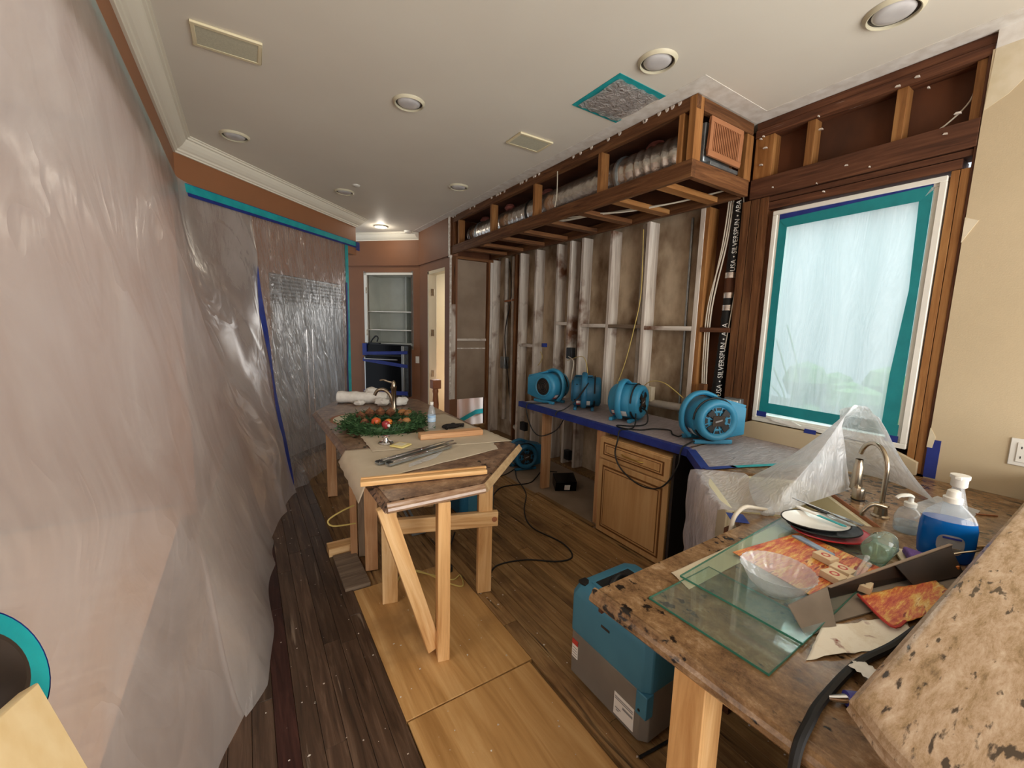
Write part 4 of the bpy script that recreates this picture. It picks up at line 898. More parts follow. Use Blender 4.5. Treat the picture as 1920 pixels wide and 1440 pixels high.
# wreath
def wreath():
    cx, cy, cz = .89, 3.22, .958
    t = thing('evergreen_wreath', 'green pine wreath with fruit and pinecones lying on the island', 'wreath', (cx, cy, .921))
    rr = random.Random(4); mb = MB(); m2 = MB()
    for k in range(3600):
        a = rr.uniform(0, 2*math.pi); rad = rr.gauss(.245, .042); h = rr.uniform(-.03, .045)
        p = Vector((cx+rad*1.04*math.cos(a), cy+rad*math.sin(a), max(.926, cz+h)))
        d = Vector((math.cos(a)+rr.uniform(-1, 1), math.sin(a)+rr.uniform(-1, 1), rr.uniform(-.2, .9))).normalized()
        L = rr.uniform(.018, .040); q = p+d*L; q.z = max(q.z, .924); sd = d.orthogonal().normalized()*.0048
        tgt = mb if rr.random() < .72 else m2
        tgt.f([tgt.v(p-sd), tgt.v(p+sd), tgt.v(q)]); s2 = d.cross(sd).normalized()*.0048; tgt.f([tgt.v(p-s2), tgt.v(p+s2), tgt.v(q)])
    o = mb.build('needles', 'needles', t); o['kind'] = 'stuff'; o = m2.build('needle_tips', 'needles_tip', t); o['kind'] = 'stuff'
    mb = MB(); mb.tube([(cx+.235*math.cos(i*math.pi/24), cy+.235*math.sin(i*math.pi/24), cz-.005) for i in range(48)], .042, 8, closed=True); mb.build('wreath_base', 'needles', t, smooth=True)
    def ang(a, r): return cx+r*math.cos(R(a)), cy+r*math.sin(R(a))
    for a, r, s, m, n in ((236, .19, .037, 'fruit_orange', 'orange_fruit'), (262, .21, .030, 'fruit_orange', 'orange_fruit'), (256, .27, .030, 'fruit_red', 'red_apple')):
        x, y = ang(a, r); z = cz+.045; MB().lathe([(.0005, z-s), (s*.6, z-s*.85), (s, z-.1*s), (s*.85, z+.6*s), (s*.4, z+.9*s), (.0005, z+.75*s)], (x, y, 0), 18).build(n, m, t, smooth=True)
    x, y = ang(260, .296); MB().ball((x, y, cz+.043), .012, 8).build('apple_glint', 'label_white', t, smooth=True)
    for a, r, s in ((206, .19, .034), (110, .20, .045), (85, .19, .045), (60, .19, .042), (140, .2, .04), (290, .20, .030)):
        x, y = ang(a, r); z0 = cz+.01; c = MB()
        prof = [(.0005, z0-.012)] + sum([[(s*math.sin(math.pi*(i+.5)/7)*1.0, z0+i*s*.26), (s*math.sin(math.pi*(i+.5)/7)*.72, z0+i*s*.26+.006)] for i in range(7)], []) + [(.0005, z0+7*s*.27)]
        c.lathe(prof, (x, y, 0), 12); c.build('pinecone', 'pinecone', t)
    for a, r, s in ((298, .23, .028), (32, .21, .032), (22, .24, .026), (10, .2, .026)):
        x, y = ang(a, r); MB().ball((x, y, cz+.045), s, 12, (1.2, .85, .9)).build('walnut', 'pecan', t, smooth=True)
wreath()
# bottle, glove, strainer, yellow tile
t = thing('water_bottle', 'small clear water bottle with blue label on the island', 'bottle', (1.19, 2.99, .921))
MB().lathe([(.0005, .922), (.028, .922), (.031, .93), (.030, .96), (.031, .975), (.031, 1.03), (.029, 1.06), (.018, 1.10), (.012, 1.115), (.012, 1.125)], (1.19, 2.99, 0), 20).build('bottle_body', 'clear_plastic', t, smooth=True)
MB().lathe([(.0318, .985), (.0318, 1.035)], (1.19, 2.99, 0), 20, caps=False).build('label_band', 'bottle_label', t, smooth=True)
MB().lathe([(.014, 1.117), (.014, 1.138), (.0005, 1.139)], (1.19, 2.99, 0), 16, caps=False).build('cap', 'white_paint', t, smooth=True)
t = thing('work_glove', 'crumpled black work glove on the island behind the lumber offcut', 'glove', (1.34, 2.95, .922))
mb = MB(); mb.ball((0, 0, 0), 1, 18)
for v in mb.bm.verts:
    c = v.co.copy(); v.co = Vector((1.335+c.x*.075, 2.955+c.y*.04, .938+c.z*.018*(1+.9*nz(c.x*3, c.y*3, 1)))); v.co.z = max(v.co.z, .9215)
mb.build('palm', 'glove', t, smooth=True)
for k in range(4): MB().tube(spline([(1.375, 2.945+k*.012, .938), (1.41, 2.935+k*.016, .948-.004*k), (1.44+.01*k, 2.945+k*.018, .930)], 4), [.010]*5+[.009]*4, 8).build('finger', 'glove', t, smooth=True)
MB().tube(spline([(1.305, 2.93, .938), (1.285, 2.90, .945), (1.27, 2.89, .932)], 4), .010, 8).build('thumb', 'glove', t, smooth=True)
t = thing('sink_strainer', 'round chrome sink strainer basket on the island near the wreath', 'strainer', (.763, 2.74, .926))
MB().lathe([(.0005, .926), (.045, .926), (.050, .932), (.044, .940), (.03, .938), (.018, .945), (.012, .965), (.028, .970), (.028, .976), (.0005, .978)], (.763, 2.74, 0), 24).build('strainer_body', 'chrome', t, smooth=True, angle=30)
t = thing('square_tile', 'small square yellowish dish lying on the island by the drawer slides', 'tile', (.83, 2.63, .926))
MB(Matrix.Translation((.83, 2.63, .927)) @ Matrix.Rotation(R(35), 4, 'Z')).box(-.052, .052, -.052, .052, 0, .012).build('tile_body', 'brick_yellow', t, bev=.005)
MB(Matrix.Translation((.83, 2.63, .9395)) @ Matrix.Rotation(R(35), 4, 'Z')).box(-.033, .033, -.033, .033, 0, .002).build('tile_centre', 'sink_cream', t, bev=.001)
pipe('loose_wire', 'yellow wire loop sticking out from the left island legs', [(.60, 3.0, .42), (.50, 2.98, .40), (.42, 2.97, .36), (.45, 2.95, .32), (.60, 2.96, .30)], .006, 'wire_yellow', 'wire', n=6)
pipe('loose_wire', 'thin yellow wire curled on the plywood beneath the island', [(.75, 2.52, .012), (.86, 2.66, .012), (1.0, 2.52, .014), (1.10, 2.40, .012), (1.17, 2.42, .012), (1.13, 2.30, .012), (1.05, 2.40, .013), (.95, 2.60, .013), (.80, 2.75, .012)], .005, 'wire_yellow', 'wire', n=6)
t = thing('conduit_offcut', 'grey metal box with two rods on the floor beneath the island', 'metal scrap', (1.1, 3.3, 0))
MB().box(1.07, 1.19, 3.12, 3.22, .0, .05).build('metal_box', 'galv', t, bev=.004)
for k in range(2): MB().cyl((1.10+k*.04, 3.18, .05), (1.0+k*.04, 3.55, .35), .010, n=8).build('rod', 'galv', t, smooth=True)
# ================================================================= COUNTERS ALONG THE WALL AND PENINSULA
DG = .7071
CTR = [(2.50, 3.72), (2.53, 1.665), (2.245, 1.38), (2.66, .965), (2.235, .545), (1.825, .955), (1.725, .86), (.885, .85), (.905, .20), (.98, .08), (3.285, .08), (3.285, 3.72)]
def counters():
    t = thing('countertop', 'brown granite countertop running along the wall and out into the peninsula', 'countertop', (2.4, 1.2, .88))
    mb = MB(); V0 = [mb.v((p[0], p[1], .88)) for p in CTR]; V1 = [mb.v((p[0], p[1], .92)) for p in CTR]; n = len(CTR)
    for i in range(n): mb.f([V0[i], V0[(i+1) % n], V1[(i+1) % n], V1[i]])
    for tri in tessellate_polygon([[Vector((p[0], p[1], 0)) for p in CTR]]):
        mb.f([V1[i] for i in tri]); mb.f([V0[i] for i in tri])
    mb.build('granite_slab', 'granite_gold', t, bev=.004)
    for a, b in (((.885, .85), (.905, .20)),):
        pr = [(0, .92), (.010, .917), (.014, .906), (.022, .898), (.024, .886), (.016, .876), (0, .874)]
        MB().loft([[(p[0]-o, p[1]+(.012 if i == 0 else 0), z) for o, z in pr] for i, p in enumerate((a, b))]).build('edge_moulding', 'granite_gold', t, smooth=True, angle=25)
    MB().box(.90, 1.7, .842, .856, .835, .88).build('edge_apron', 'fir_dark', t)
    # posts holding the tops
    L = lambda x, y, w, d, m, z1=.88: board('support_post', (x, y, .0), (x, y, z1), w, d, m, t, up=(0, 1, 0), bev=.003)
    L(2.675, 3.44, .10, .045, 'pine_red'); L(2.58, 2.52, .045, .10, 'pine_red'); L(.962, .545, .09, .09, 'pine_new')
    L(1.035, .14, .045, .09, 'pine_new', 1.03)
    board('support_rail', (3.2, 1.9, .84), (3.2, 3.7, .84), .05, .06, 'fir_old', t)
    # floor-protection film taped over the wall run
    def fz(u, v):
        y = 1.70+u*2.0; x0 = 2.50+.03*(1-u); x = x0+v*(3.27-x0); return (x, y, .9225+.0012*nz(x*30, y*8)+.001)
    MB().grid(fz, 60, 20).build('counter_film', 'poly_counter', t, smooth=True, angle=180)
    # triangular corner beside the sink, film taped along its edge
    A, B, D2, E2 = Vector((2.53, 1.67)), Vector((2.25, 1.385)), Vector((3.27, 1.0)), Vector((3.27, 1.70))
    MB().grid(lambda u, v: (*(A.lerp(B, u).lerp(E2.lerp(D2, u), v)), .9225+.002*abs(math.sin(u*19+v*6))), 30, 30).build('counter_film', 'poly_counter', t, smooth=True, angle=180)
    def tp(a, b, w, mat, z=.9245):
        a, b = Vector(a), Vector(b); d = (b-a).normalized(); n = Vector((-d.y, d.x))*w/2
        MB().prism([tuple(a+n), tuple(b+n), tuple(b-n), tuple(a-n)], z, z+.001).build('tape_strip', mat, t)
    tp((2.245, 1.36), (2.45, 1.29), .04, 'tape_blue', .927); tp((2.42, 1.30), (3.15, 1.02), .035, 'tape_teal', .927)
    for a, b in (((2.50, 3.73), (2.528, 1.665)), ((2.528, 1.665), (2.24, 1.375))):
        a, b = Vector(a), Vector(b); d = (b-a).normalized(); n = Vector((d.y, -d.x))
        MB().loft([[(p.x-n.x*.05, p.y-n.y*.05, .9255), (p.x+n.x*.004, p.y+n.y*.004, .9265), (p.x+n.x*.006, p.y+n.y*.006, .872), (p.x+n.x*.003, p.y+n.y*.003, .872), (p.x+n.x*.002, p.y+n.y*.002, .922), (p.x-n.x*.05, p.y-n.y*.05, .923)] for p in (a, b)]).build('tape_strip', 'tape_blue', t)
    tp((1.735, .868), (1.80, .932), .07, 'tape_blue')
counters()
# raised breakfast bar
def bar():
    t = thing('bar_top', 'raised granite breakfast bar ledge in the near right corner', 'bar top', (2.0, 0, 1.03))
    P = [(.845, .16), (.90, .222), (3.28, .218), (3.28, -.42), (1.05, -.42), (.80, -.02), (.80, .08)]
    prof = [(-.02, 1.030), (.0, 1.030), (.006, 1.040), (.002, 1.046), (.004, 1.058), (-.006, 1.068), (-.012, 1.070), (-.02, 1.070)]
    mb = MB(); mb.loft([[(p[0], p[1], z) for p in offset_poly(P, d)] for d, z in prof]); mb.build('granite_slab', 'granite_bar', t, smooth=True, angle=25)
    mb = MB(); mb.box(1.08, 3.28, -.04, .08, 0, 1.03); mb.build('knee_wall', 'fir_dark', t)
bar()
# base cabinet
def cabinet():
    X0 = 2.485; t = thing('base_cabinet', 'honey maple base cabinet with one drawer and door beneath the taped counter', 'cabinet', (2.8, 2.1, 0))
    MB().box(X0+.02, 3.1, 1.775, 2.45, .0, .835).build('cabinet_box', 'cab_maple', t, bev=.003)
    def panel(z0, z1, nm, rail):
        y0, y1 = 1.765, 2.455
        d = MB().box(X0, X0+.02, y0, y1, z0, z1).build(nm, 'cab_maple', t, bev=.004)
        for q, c in ((.045, 'cab_groove'), (.060, 'cab_maple'), (.072, 'cab_groove'), (.080, 'cab_maple')):
            if c == 'cab_maple' and rail: pass
            w = q; h = q*rail
            if y1-y0-2*w < .05 or z1-z0-2*h < .02: continue
            dx = {.045: .0015, .060: .0045, .072: .005, .080: .0075}[q]
            MB().box(X0-dx, X0, y0+w, y1-w, z0+h, z1-h).build('raised_panel' if c == 'cab_maple' else 'glaze_line', c, d, bev=.0015)
        return d
    d = panel(.655, .83, 'drawer', .75); MB().tube(spline([(X0-.008, 2.20, .745), (X0-.03, 2.17, .745), (X0-.03, 2.02, .742), (X0-.008, 1.99, .742)], 5), .005, 8).build('drawer_pull', 'brass', d, smooth=True)
    panel(.01, .645, 'door', 1.0)
cabinet()
t = thing('dishwasher_gap_panel', 'dark open cabinet bay with black side panel right of the maple cabinet', 'cabinet', (2.8, 1.6, 0))
MB().box(2.50, 3.1, 1.735, 1.755, 0, .86).build('side_panel', 'purple_dark', t); MB().box(3.05, 3.1, .95, 1.735, 0, .86).build('back_panel', 'purple_dark', t)
MB().box(1.76, 1.80, .85, .95, 0, .86).build('end_post', 'fir_dark', t); MB().box(1.80, 3.1, .862, .874, 0, .62).build('end_panel', 'fir_dark', t)
# sink
def sink():
    FS = frame((2.235, .545, 0), (S2, S2, 0), (-S2, S2, 0))    # x along the back edge, y to the front
    t = thing('farmhouse_sink', 'cream apron sink set diagonally in the counter corner and draped with plastic', 'sink', tuple(FS @ Vector((.3, .3, .66))))
    W, D = .595, .585
    mb = MB(FS)
    for a in ((.004, W-.004, .004, .03), (.004, .03, .03, D+.0), (W-.03, W-.004, .03, D), (.03, W-.03, D-.03, D+.01)): mb.box(*a, .66, .905)
    mb.build('sink_walls', 'sink_cream', t, bev=.006); MB(FS).box(.03, W-.03, .03, D-.03, .66, .69).build('sink_bottom', 'sink_cream', t)
    MB(FS).box(.0, W, -.004, .004, .875, .921).build('wood_rim', 'copper_wood', t, bev=.002)
    MB(FS).lathe([(.0005, .691), (.04, .691), (.045, .694), (.0005, .694)], (W/2, .25, 0), 20).build('drain', 'chrome', t, smooth=True)
    # plastic sheet over the front half and apron
    def fn(u, v):
        x = -.005+u*(W-.02); s = v*.95
        y = .36+s if s < .28 else .64+.02*math.sin((s-.28)*4)+.010*math.sin(u*17+v*9); z = .926-.07*math.sin(max(0, min(1, s/.26))*math.pi)*math.sin(u*math.pi) if s < .28 else .92-(s-.28)*1.02
        return (x, y+.012*nz(u*5, v*7), max(.02, z+.008*nz(u*6, v*6, 3)*(v < .3)))
    g = MB(FS); g.grid(fn, 36, 44); g.build('plastic_drape', 'poly_counter', t, smooth=True, angle=180)
    # faucet set behind the sink
    f = thing('kitchen_faucet', 'brushed nickel gooseneck faucet with side handle behind the cream sink', 'faucet', (2.36, .585, .92))
    c = Vector((2.37, .585)); e = Vector((S2, S2)); 
    MB().lathe([(.034, .920), (.034, .926), (.026, .932), (.022, .965), (.027, .972), (.027, .980), (.014, .985)], (c.x, c.y, 0), 20).build('faucet_base', 'nickel', f, smooth=True)
    pts = [(c.x, c.y, .96), (c.x, c.y, 1.08)] + [(c.x+e.x*(.10-.10*math.cos(R(a))), c.y+e.y*(.10-.10*math.cos(R(a))), 1.13+.10*math.sin(R(a))) for a in range(0, 171, 15)]
    MB().tube(spline(pts, 4), .010, 12).build('gooseneck', 'nickel', f, smooth=True)
    h = c+e*.20
    MB().lathe([(.016, 1.125), (.016, 1.10), (.020, 1.09), (.024, 1.0), (.026, .975), (.0005, .975)], (h.x, h.y, 0), 18, caps=False).build('spray_head', 'nickel', f, smooth=True)
    MB().tube(spline([(c.x-.02, c.y-.02, .975), (c.x-.06, c.y+.015, .985), (c.x-.085, c.y+.035, .955), (c.x-.09, c.y+.04, .93)], 5), .009, 10).build('lever', 'nickel', f, smooth=True)
    g = thing('soap_pump_base', 'short nickel cylinder beside the gooseneck faucet behind the sink', 'dispenser', (2.47, .69, .92))
    MB().lathe([(.026, .920), (.026, .985), (.022, .995), (.0005, .996)], (2.47, .70, 0), 20).build('cylinder_body', 'nickel', g, smooth=True); MB().lathe([(.028, .935), (.028, .942)], (2.47, .70, 0), 20, caps=False).build('band', 'black_plastic', g, smooth=True)
sink()
# hanging plastic bag tent over the faucet
def tent():
    t = thing('plastic_bag_tent', 'white translucent plastic sheet pinched up into a tent over the sink', 'plastic sheet', (2.5, .9, .92))
    top = [(2.50, .83, 1.35), (2.51, .80, 1.372), (2.535, .78, 1.385), (2.56, .76, 1.38), (2.585, .745, 1.378), (2.60, .73, 1.35)]
    foot = [(2.545, .755, .955), (2.25, .80, .935), (1.945, .858, .928), (2.10, 1.02, .93), (2.40, 1.15, .93), (2.75, 1.08, .926), (2.98, .90, .926), (2.98, .70, .926), (2.80, .495, .928), (2.79, .51, .93)]
    F = spline(foot, 6); T = spline(top + [(2.60, .70, 1.33), (2.59, .715, 1.34)], 6)
    def fn(u, v):
        a = path_at(T, u); b = path_at(F, u); p = a.lerp(b, v)
        k = math.sin(v*math.pi); sag = .035*k
        d = (b-a); n = Vector((d.y, -d.x, 0)); n = n.normalized() if n.length > 1e-4 else Vector((1, 0, 0))
        c = Vector((2.55, .8, p.z)); inw = (c-p); inw.z = 0
        p = p + inw*(.10*k) + n*(.010*math.sin(u*44)*k + .012*nz(u*8, v*3))
        return (p.x, p.y, max(p.z, .923))
    MB().grid(fn, 90, 36).build('sheet', 'poly_bag', t, smooth=True, angle=180)
    MB().tube(spline([(1.955, .853, .932), (1.92, .862, .928), (1.905, .86, .926)], 4), [.022, .02, .02, .018, .018, .016, .014, .012, .006], 10).build('twisted_corner', 'poly_bag', t, smooth=True)
tent()
# ================================================================= BLOWERS
def blower(name, label, loc, rz, body='blower_blue', group='blue air blowers'):
    """snail-shell air mover: axis on local Y, motor face at -Y, outlet towards +X"""
    t = thing(name, label, 'blower', (0, 0, 0), group)
    cz = .165
    def outline(s=1.0, gr=0):
        P = []
        for a in range(75, 286, 15):
            r = (.128+.018*(a-75)/210)*s; P.append((r*math.cos(R(a)), cz+r*math.sin(R(a))))
        return P
    arc = outline()
    prof = [(.215, .245)] + [(.06, .302)] + arc + [(.10, .030), (.215, .060)]
    prof = [(x, max(z, .014)) for x, z in prof]
    # housing: rounded in section by lofting shrunken rings
    cx0, cz0 = .02, .16
    rings = []
    for y, s in ((-.085, .86), (-.078, .95), (-.060, 1.0), (.075, 1.0), (.098, .95), (.108, .84)):
        rings.append([(cx0+(x-cx0)*(s if x < .2 else 1), y, max(.012, cz0+(z-cz0)*(s if x < .2 else .5+.5*s))) for x, z in prof])
    MB().loft(rings).build('housing', body, t, smooth=True, world=False, angle=50)
    MB().box(.214, .219, -.075, .095, .068, .232).build('outlet_mouth', 'black_plastic', t, world=False)
    for k in range(4): MB().box(.214, .222, -.075, .095, .092+k*.035, .096+k*.035).build('outlet_slat', body, t, world=False)
    # top lip of the outlet
    MB().hexa([(.02, -.07, .296), (.215, -.075, .240), (.215, .095, .240), (.02, .09, .296), (.02, -.07, .312), (.225, -.075, .258), (.225, .095, .258), (.02, .09, .312)]).build('outlet_lip', body, t, world=False, bev=.006)
    Mm = Matrix.Translation((0, 0, cz)) @ Matrix.Rotation(R(90), 4, 'X')      # local z -> -Y
    MB().lathe([(.134, .06), (.135, .120), (.130, .136), (.116, .146), (.098, .142), (.090, .128), (.0005, .128)], (0, 0, 0), 40, Mm).build('motor_cap', body, t, smooth=True, world=False, angle=50)
    MB().lathe([(.086, .129), (.0005, .1295)], (0, 0, 0), 32, Mm, caps=False).build('grille_recess', 'black_plastic', t, world=False)
    MB().lathe([(.052, .1300), (.060, .1335), (.0675, .1300)], (0, 0, 0), 32, Mm, caps=False).build('grille_ring', body, t, world=False)
    for a in range(0, 360, 15):
        if min(abs((a % 90)-45), 45) > 30: continue
        m = Mm @ Matrix.Rotation(R(a), 4, 'Z'); MB(m).box(.036, .088, -.0035, .0035, .1295, .1335).build('grille_bar', body, t, world=False)
    for a in (45, 135): 
        m = Mm @ Matrix.Rotation(R(a+2), 4, 'Z'); MB(m).prism([(-.086, -.020), (-.078, -.024), (-.03, -.012), (.03, -.012), (.078, -.024), (.086, -.020), (.086, .020), (.078, .024), (.03, .012), (-.03, .012), (-.078, .024), (-.086, .020)], .1335, .142).build('cover_arm', 'black_plastic', t, world=False, bev=.002)
    MB(Mm).box(-.040, .040, -.034, .034, .140, .145).build('cover_plate', 'card_brown', t, world=False, bev=.006)
    MB(Mm @ Matrix.Rotation(R(18), 4, 'Z')).box(-.024, .024, -.004, .006, .1452, .1458).build('cover_mark', 'label_grey', t, world=False)
    # inlet grille on the far side
    Mi = Matrix.Translation((0, 0, cz)) @ Matrix.Rotation(R(-90), 4, 'X')
    MB().lathe([(.100, .100), (.100, .118), (.090, .122), (.084, .116), (.0005, .114)], (0, 0, 0), 36, Mi).build('inlet_ring', body, t, smooth=True, world=False)
    MB().lathe([(.083, .1165), (.0005, .1165)], (0, 0, 0), 32, Mi, caps=False).build('inlet_dark', 'black_plastic', t, world=False)
    for r0 in (.022, .040, .058, .076): MB().lathe([(r0-.003, .117), (r0, .1215), (r0+.003, .117)], (0, 0, 0), 28, Mi, caps=False).build('inlet_ring_bar', 'card_brown', t, world=False)
    # carry handle: a broad loop from the crown down the back
    MB().tube(spline([(.05, 0.005, .300), (-.03, .005, .328), (-.11, .005, .308), (-.160, .005, .245), (-.174, .005, .165), (-.158, .005, .088), (-.11, .005, .036)], 6), .021, 12, flat=(.75, 1.25)).build('handle', body, t, smooth=True, world=False)
    for y in (-.075, .08): MB().box(-.12, .14, y-.014, y+.014, 0, .028).build('foot', body, t, world=False, bev=.006)
    # cord wrapped round the neck of the motor cap
    MB().tube([(.141*math.cos(R(a)), -.088, cz+.141*math.sin(R(a))) for a in range(-150, 181, 15)], .0065, 8).build('cord_wrap', 'black_rubber', t, smooth=True, world=False)
    for y0, y1, m in ((-.052, -.002, 'label_white'), (.022, .072, 'label_red')):
        rw = [[(-(.1445)*math.cos(R(a))-.002, y, cz-.1445*math.sin(R(a))) for y in (y0, y1)] for a in (30, 38, 46, 54)]
        g = MB(); g.loft(rw, closed=False, caps=False); g.build('label', m, t, world=False)
        if m == 'label_red':
            rw = [[(-(.1452)*math.cos(R(a))-.002, y, cz-.1452*math.sin(R(a))) for y in (y0+.003, y1-.003)] for a in (31, 38, 44)]
            g = MB(); g.loft(rw, closed=False, caps=False); g.build('label_panel', 'label_white', t, world=False)
    t.location = loc; t.rotation_euler = (0, 0, R(rz)); t.scale = (1.1, 1.1, 1.1); return t
blower('air_blower', 'blue air blower at the far end of the taped counter, dark inlet turned left', (2.79, 3.545, .924), 100)
blower('air_blower', 'blue air blower second from the far end, back and labels turned to the room', (2.88, 3.10, .924), 47, 'blower_deep')
blower('air_blower', 'blue air blower third along the counter, motor grille facing right', (2.86, 2.53, .924), 20)
blower('air_blower', 'largest looking blue air blower nearest the window, motor face to the camera', (2.84, 1.74, .927), -28)
blower('air_blower', 'dark blue air blower standing on the floor behind the island', (2.82, 4.10, .0), -12, 'blower_deep')
t = thing('air_scrubber', 'boxy blue machine with a dark handle hole on the floor under the island', 'air machine', (1.72, 3.32, 0))
MB().box(1.55, 1.90, 3.20, 3.50, .01, .36).build('machine_body', 'blower_deep', t, bev=.03); MB().box(1.62, 1.83, 3.19, 3.205, .05, .22).build('front_panel', 'dehum_blue', t, bev=.008)
MB().box(1.77, 1.81, 3.185, 3.205, .22, .33).build('handle_hole', 'cavity_black', t, bev=.012)
for x in (1.60, 1.85): MB().box(x-.02, x+.02, 3.22, 3.48, 0, .02).build('foot', 'black_plastic', t)
# ================================================================= DEHUMIDIFIER
def dehumidifier():
    x0, x1, y0, y1 = 1.30, 1.72, .945, 1.43
    t = thing('dehumidifier', 'large blue and grey dehumidifier standing on the floor beside the peninsula', 'dehumidifier', (1.5, 1.2, 0))
    def rr(z, g=0, c=.03): return [(x0+c-g, y0-g, z), (x1-c+g, y0-g, z), (x1+g, y0+c-g, z), (x1+g, y1-c+g, z), (x1-c+g, y1+g, z), (x0+c-g, y1+g, z), (x0-g, y1-c+g, z), (x0-g, y0+c-g, z)]
    MB().loft([rr(.015), rr(.24)]).build('lower_shell', 'dehum_grey', t, bev=.004)
    MB().loft([rr(.243, .003), rr(.43, .003), rr(.475, -.012, .04), rr(.50, -.05, .05)]).build('upper_shell', 'dehum_blue', t, smooth=True, bev=.006)
    MB().loft([rr(.0, -.02), rr(.015, -.02)]).build('base_plinth', 'black_plastic', t)
    MB().box(x0-.006, x0+.04, y0-.006, y0+.05, .14, .245).build('corner_bracket', 'dehum_blue', t, bev=.004)
    MB().cyl((x0-.008, y0+.03, .165), (x0-.004, y0+.03, .165), .006, n=10).build('screw', 'black_plastic', t)
    MB().box(x0+.06, x1-.10, y1-.22, y1-.08, .498, .505).build('top_recess', 'dehum_blue', t, bev=.003)
    for a, b in (((x0+.07, y1-.185), (x0+.12, y1-.10)),): pass
    MB().box(x0+.075, x1-.12, y1-.205, y1-.095, .503, .507).build('recess_floor', 'cavity_black', t)
    MB().tube(spline([(x0+.09, y1-.17, .508), (x0+.16, y1-.15, .535), (x0+.23, y1-.13, .508)], 6), .014, 10).build('handle', 'black_plastic', t, smooth=True)
    MB().box(x0+.03, x0+.075, y1-.07, y1-.02, .478, .492).build('control_patch', 'black_plastic', t, bev=.002)
    MB().box(x0-.006, x0-.001, y1-.27, y1-.22, .385, .395).build('badge', 'card_brown', t)
    MB().box(x0-.0035, x0-.0005, y1-.075, y1-.035, .105, .195).build('warning_label', 'label_white', t); MB().box(x0-.0045, x0-.001, y1-.075, y1-.035, .175, .20).build('warning_band', 'label_red', t)
    lb = MB().box(x0-.0035, x0-.0005, y0+.055, y0+.165, .035, .14).build('rating_label', 'label_white', t)
    for z, a, b in ((.122, .06, .16), (.113, .06, .16), (.096, .06, .115), (.090, .06, .115), (.07, .125, .155), (.06, .135, .15)): MB().box(x0-.0045, x0-.003, y0+a, y0+b, z, z+.005).build('print_line', 'label_grey', lb)
    for k in range(4): MB().box(x0-.0045, x0-.003, y1-.07, y1-.04, .115+k*.014, .118+k*.014).build('print_line', 'label_grey', t)
    MB().tube(spline([(x1-.05, y0-.004, .12), (x1-.06, y0-.06, .1), (x1-.03, y0-.03, .02)], 5), .006, 6).build('white_cord', 'wire_white', t, smooth=True)
dehumidifier()
# ================================================================= THINGS ON THE PENINSULA
Z0 = .921
def slab(name, label, cat, pts, z, h, mat, edge=None):
    t = thing(name, label, cat, (pts[0][0], pts[0][1], z))
    MB().prism(pts, z, z+h).build('sheet', mat, t)
    if edge: 
        for i in range(len(pts)):
            a, b = Vector(pts[i]), Vector(pts[(i+1) % len(pts)]); d = (b-a).normalized(); n = Vector((d.y, -d.x))*.0008
            MB().prism([tuple(a-n), tuple(b-n), tuple(b+n), tuple(a+n)], z, z+h).build('edge', edge, t)
    return t
sheet('masking_paper', 'cream paper strip under the far edge of the stacked glass panes', [(1.13, .70), (1.16, .785), (1.86, .782), (1.84, .70)], Z0, 'paper_mask', amp=.002)
slab('loose_glass_sheet', 'lower clear glass pane sticking out toward the camera on the peninsula', 'glass pane', [(.985, .735), (1.0, .40), (1.19, .405), (1.30, .41), (1.30, .74)], Z0, .006, 'pane_glass', 'pane_edge')
slab('loose_glass_sheet', 'upper clear glass pane under the plates and placemat', 'glass pane', [(1.155, .75), (1.17, .40), (2.02, .43), (2.02, .80)], Z0+.008, .006, 'pane_glass', 'pane_edge')
ZG = Z0+.0145
t = thing('placemat', 'red and yellow field print placemat on the glass beneath the plates', 'placemat', (1.6, .58, ZG))
MB(Matrix.Translation((1.62, .575, ZG)) @ Matrix.Rotation(R(-8), 4, 'Z')).box(-.195, .195, -.135, .14, 0, .002).build('printed_sheet', 'field_print', t); MB(Matrix.Translation((1.62, .575, ZG)) @ Matrix.Rotation(R(-8), 4, 'Z')).box(-.20, .20, -.142, -.135, 0, .0024).build('red_border', 'label_red', t)
def plate(name, label, x, y, z, r, sx, rz, mat, rim, rimmat):
    t = thing(name, label, 'plate', (0, 0, 0)); 
    MB().lathe([(.0005, 0), (r*.6, 0), (r*.66, .006), (r, .016), (r*.995, .019), (r*.64, .009), (.0005, .006)], (0, 0, 0), 40, sx=sx).build('plate_body', mat, t, smooth=True, world=False)
    MB().lathe([(r*1.0, .0155), (r*1.006, .018), (r*.995, .0205), (r*.96, .0185)], (0, 0, 0), 40, sx=sx, caps=False).build('plate_rim', rimmat, t, smooth=True, world=False)
    t.location = (x, y, z); t.rotation_euler = (0, 0, R(rz)); return t
plate('plate', 'red plate underneath the white oval plate', 1.915, .615, ZG+.003, .105, 1.32, -38, 'plate_red', 0, 'plate_red')
plate('plate', 'black rimmed dark plate between the red and the white plates', 1.905, .635, ZG+.018, .100, 1.32, -38, 'black_gloss', 0, 'black_plastic')
plate('plate', 'white oval plate with black rim on top of the stack, cutlery across it', 1.895, .660, ZG+.032, .095, 1.30, -38, 'plate_white', 0, 'black_plastic')
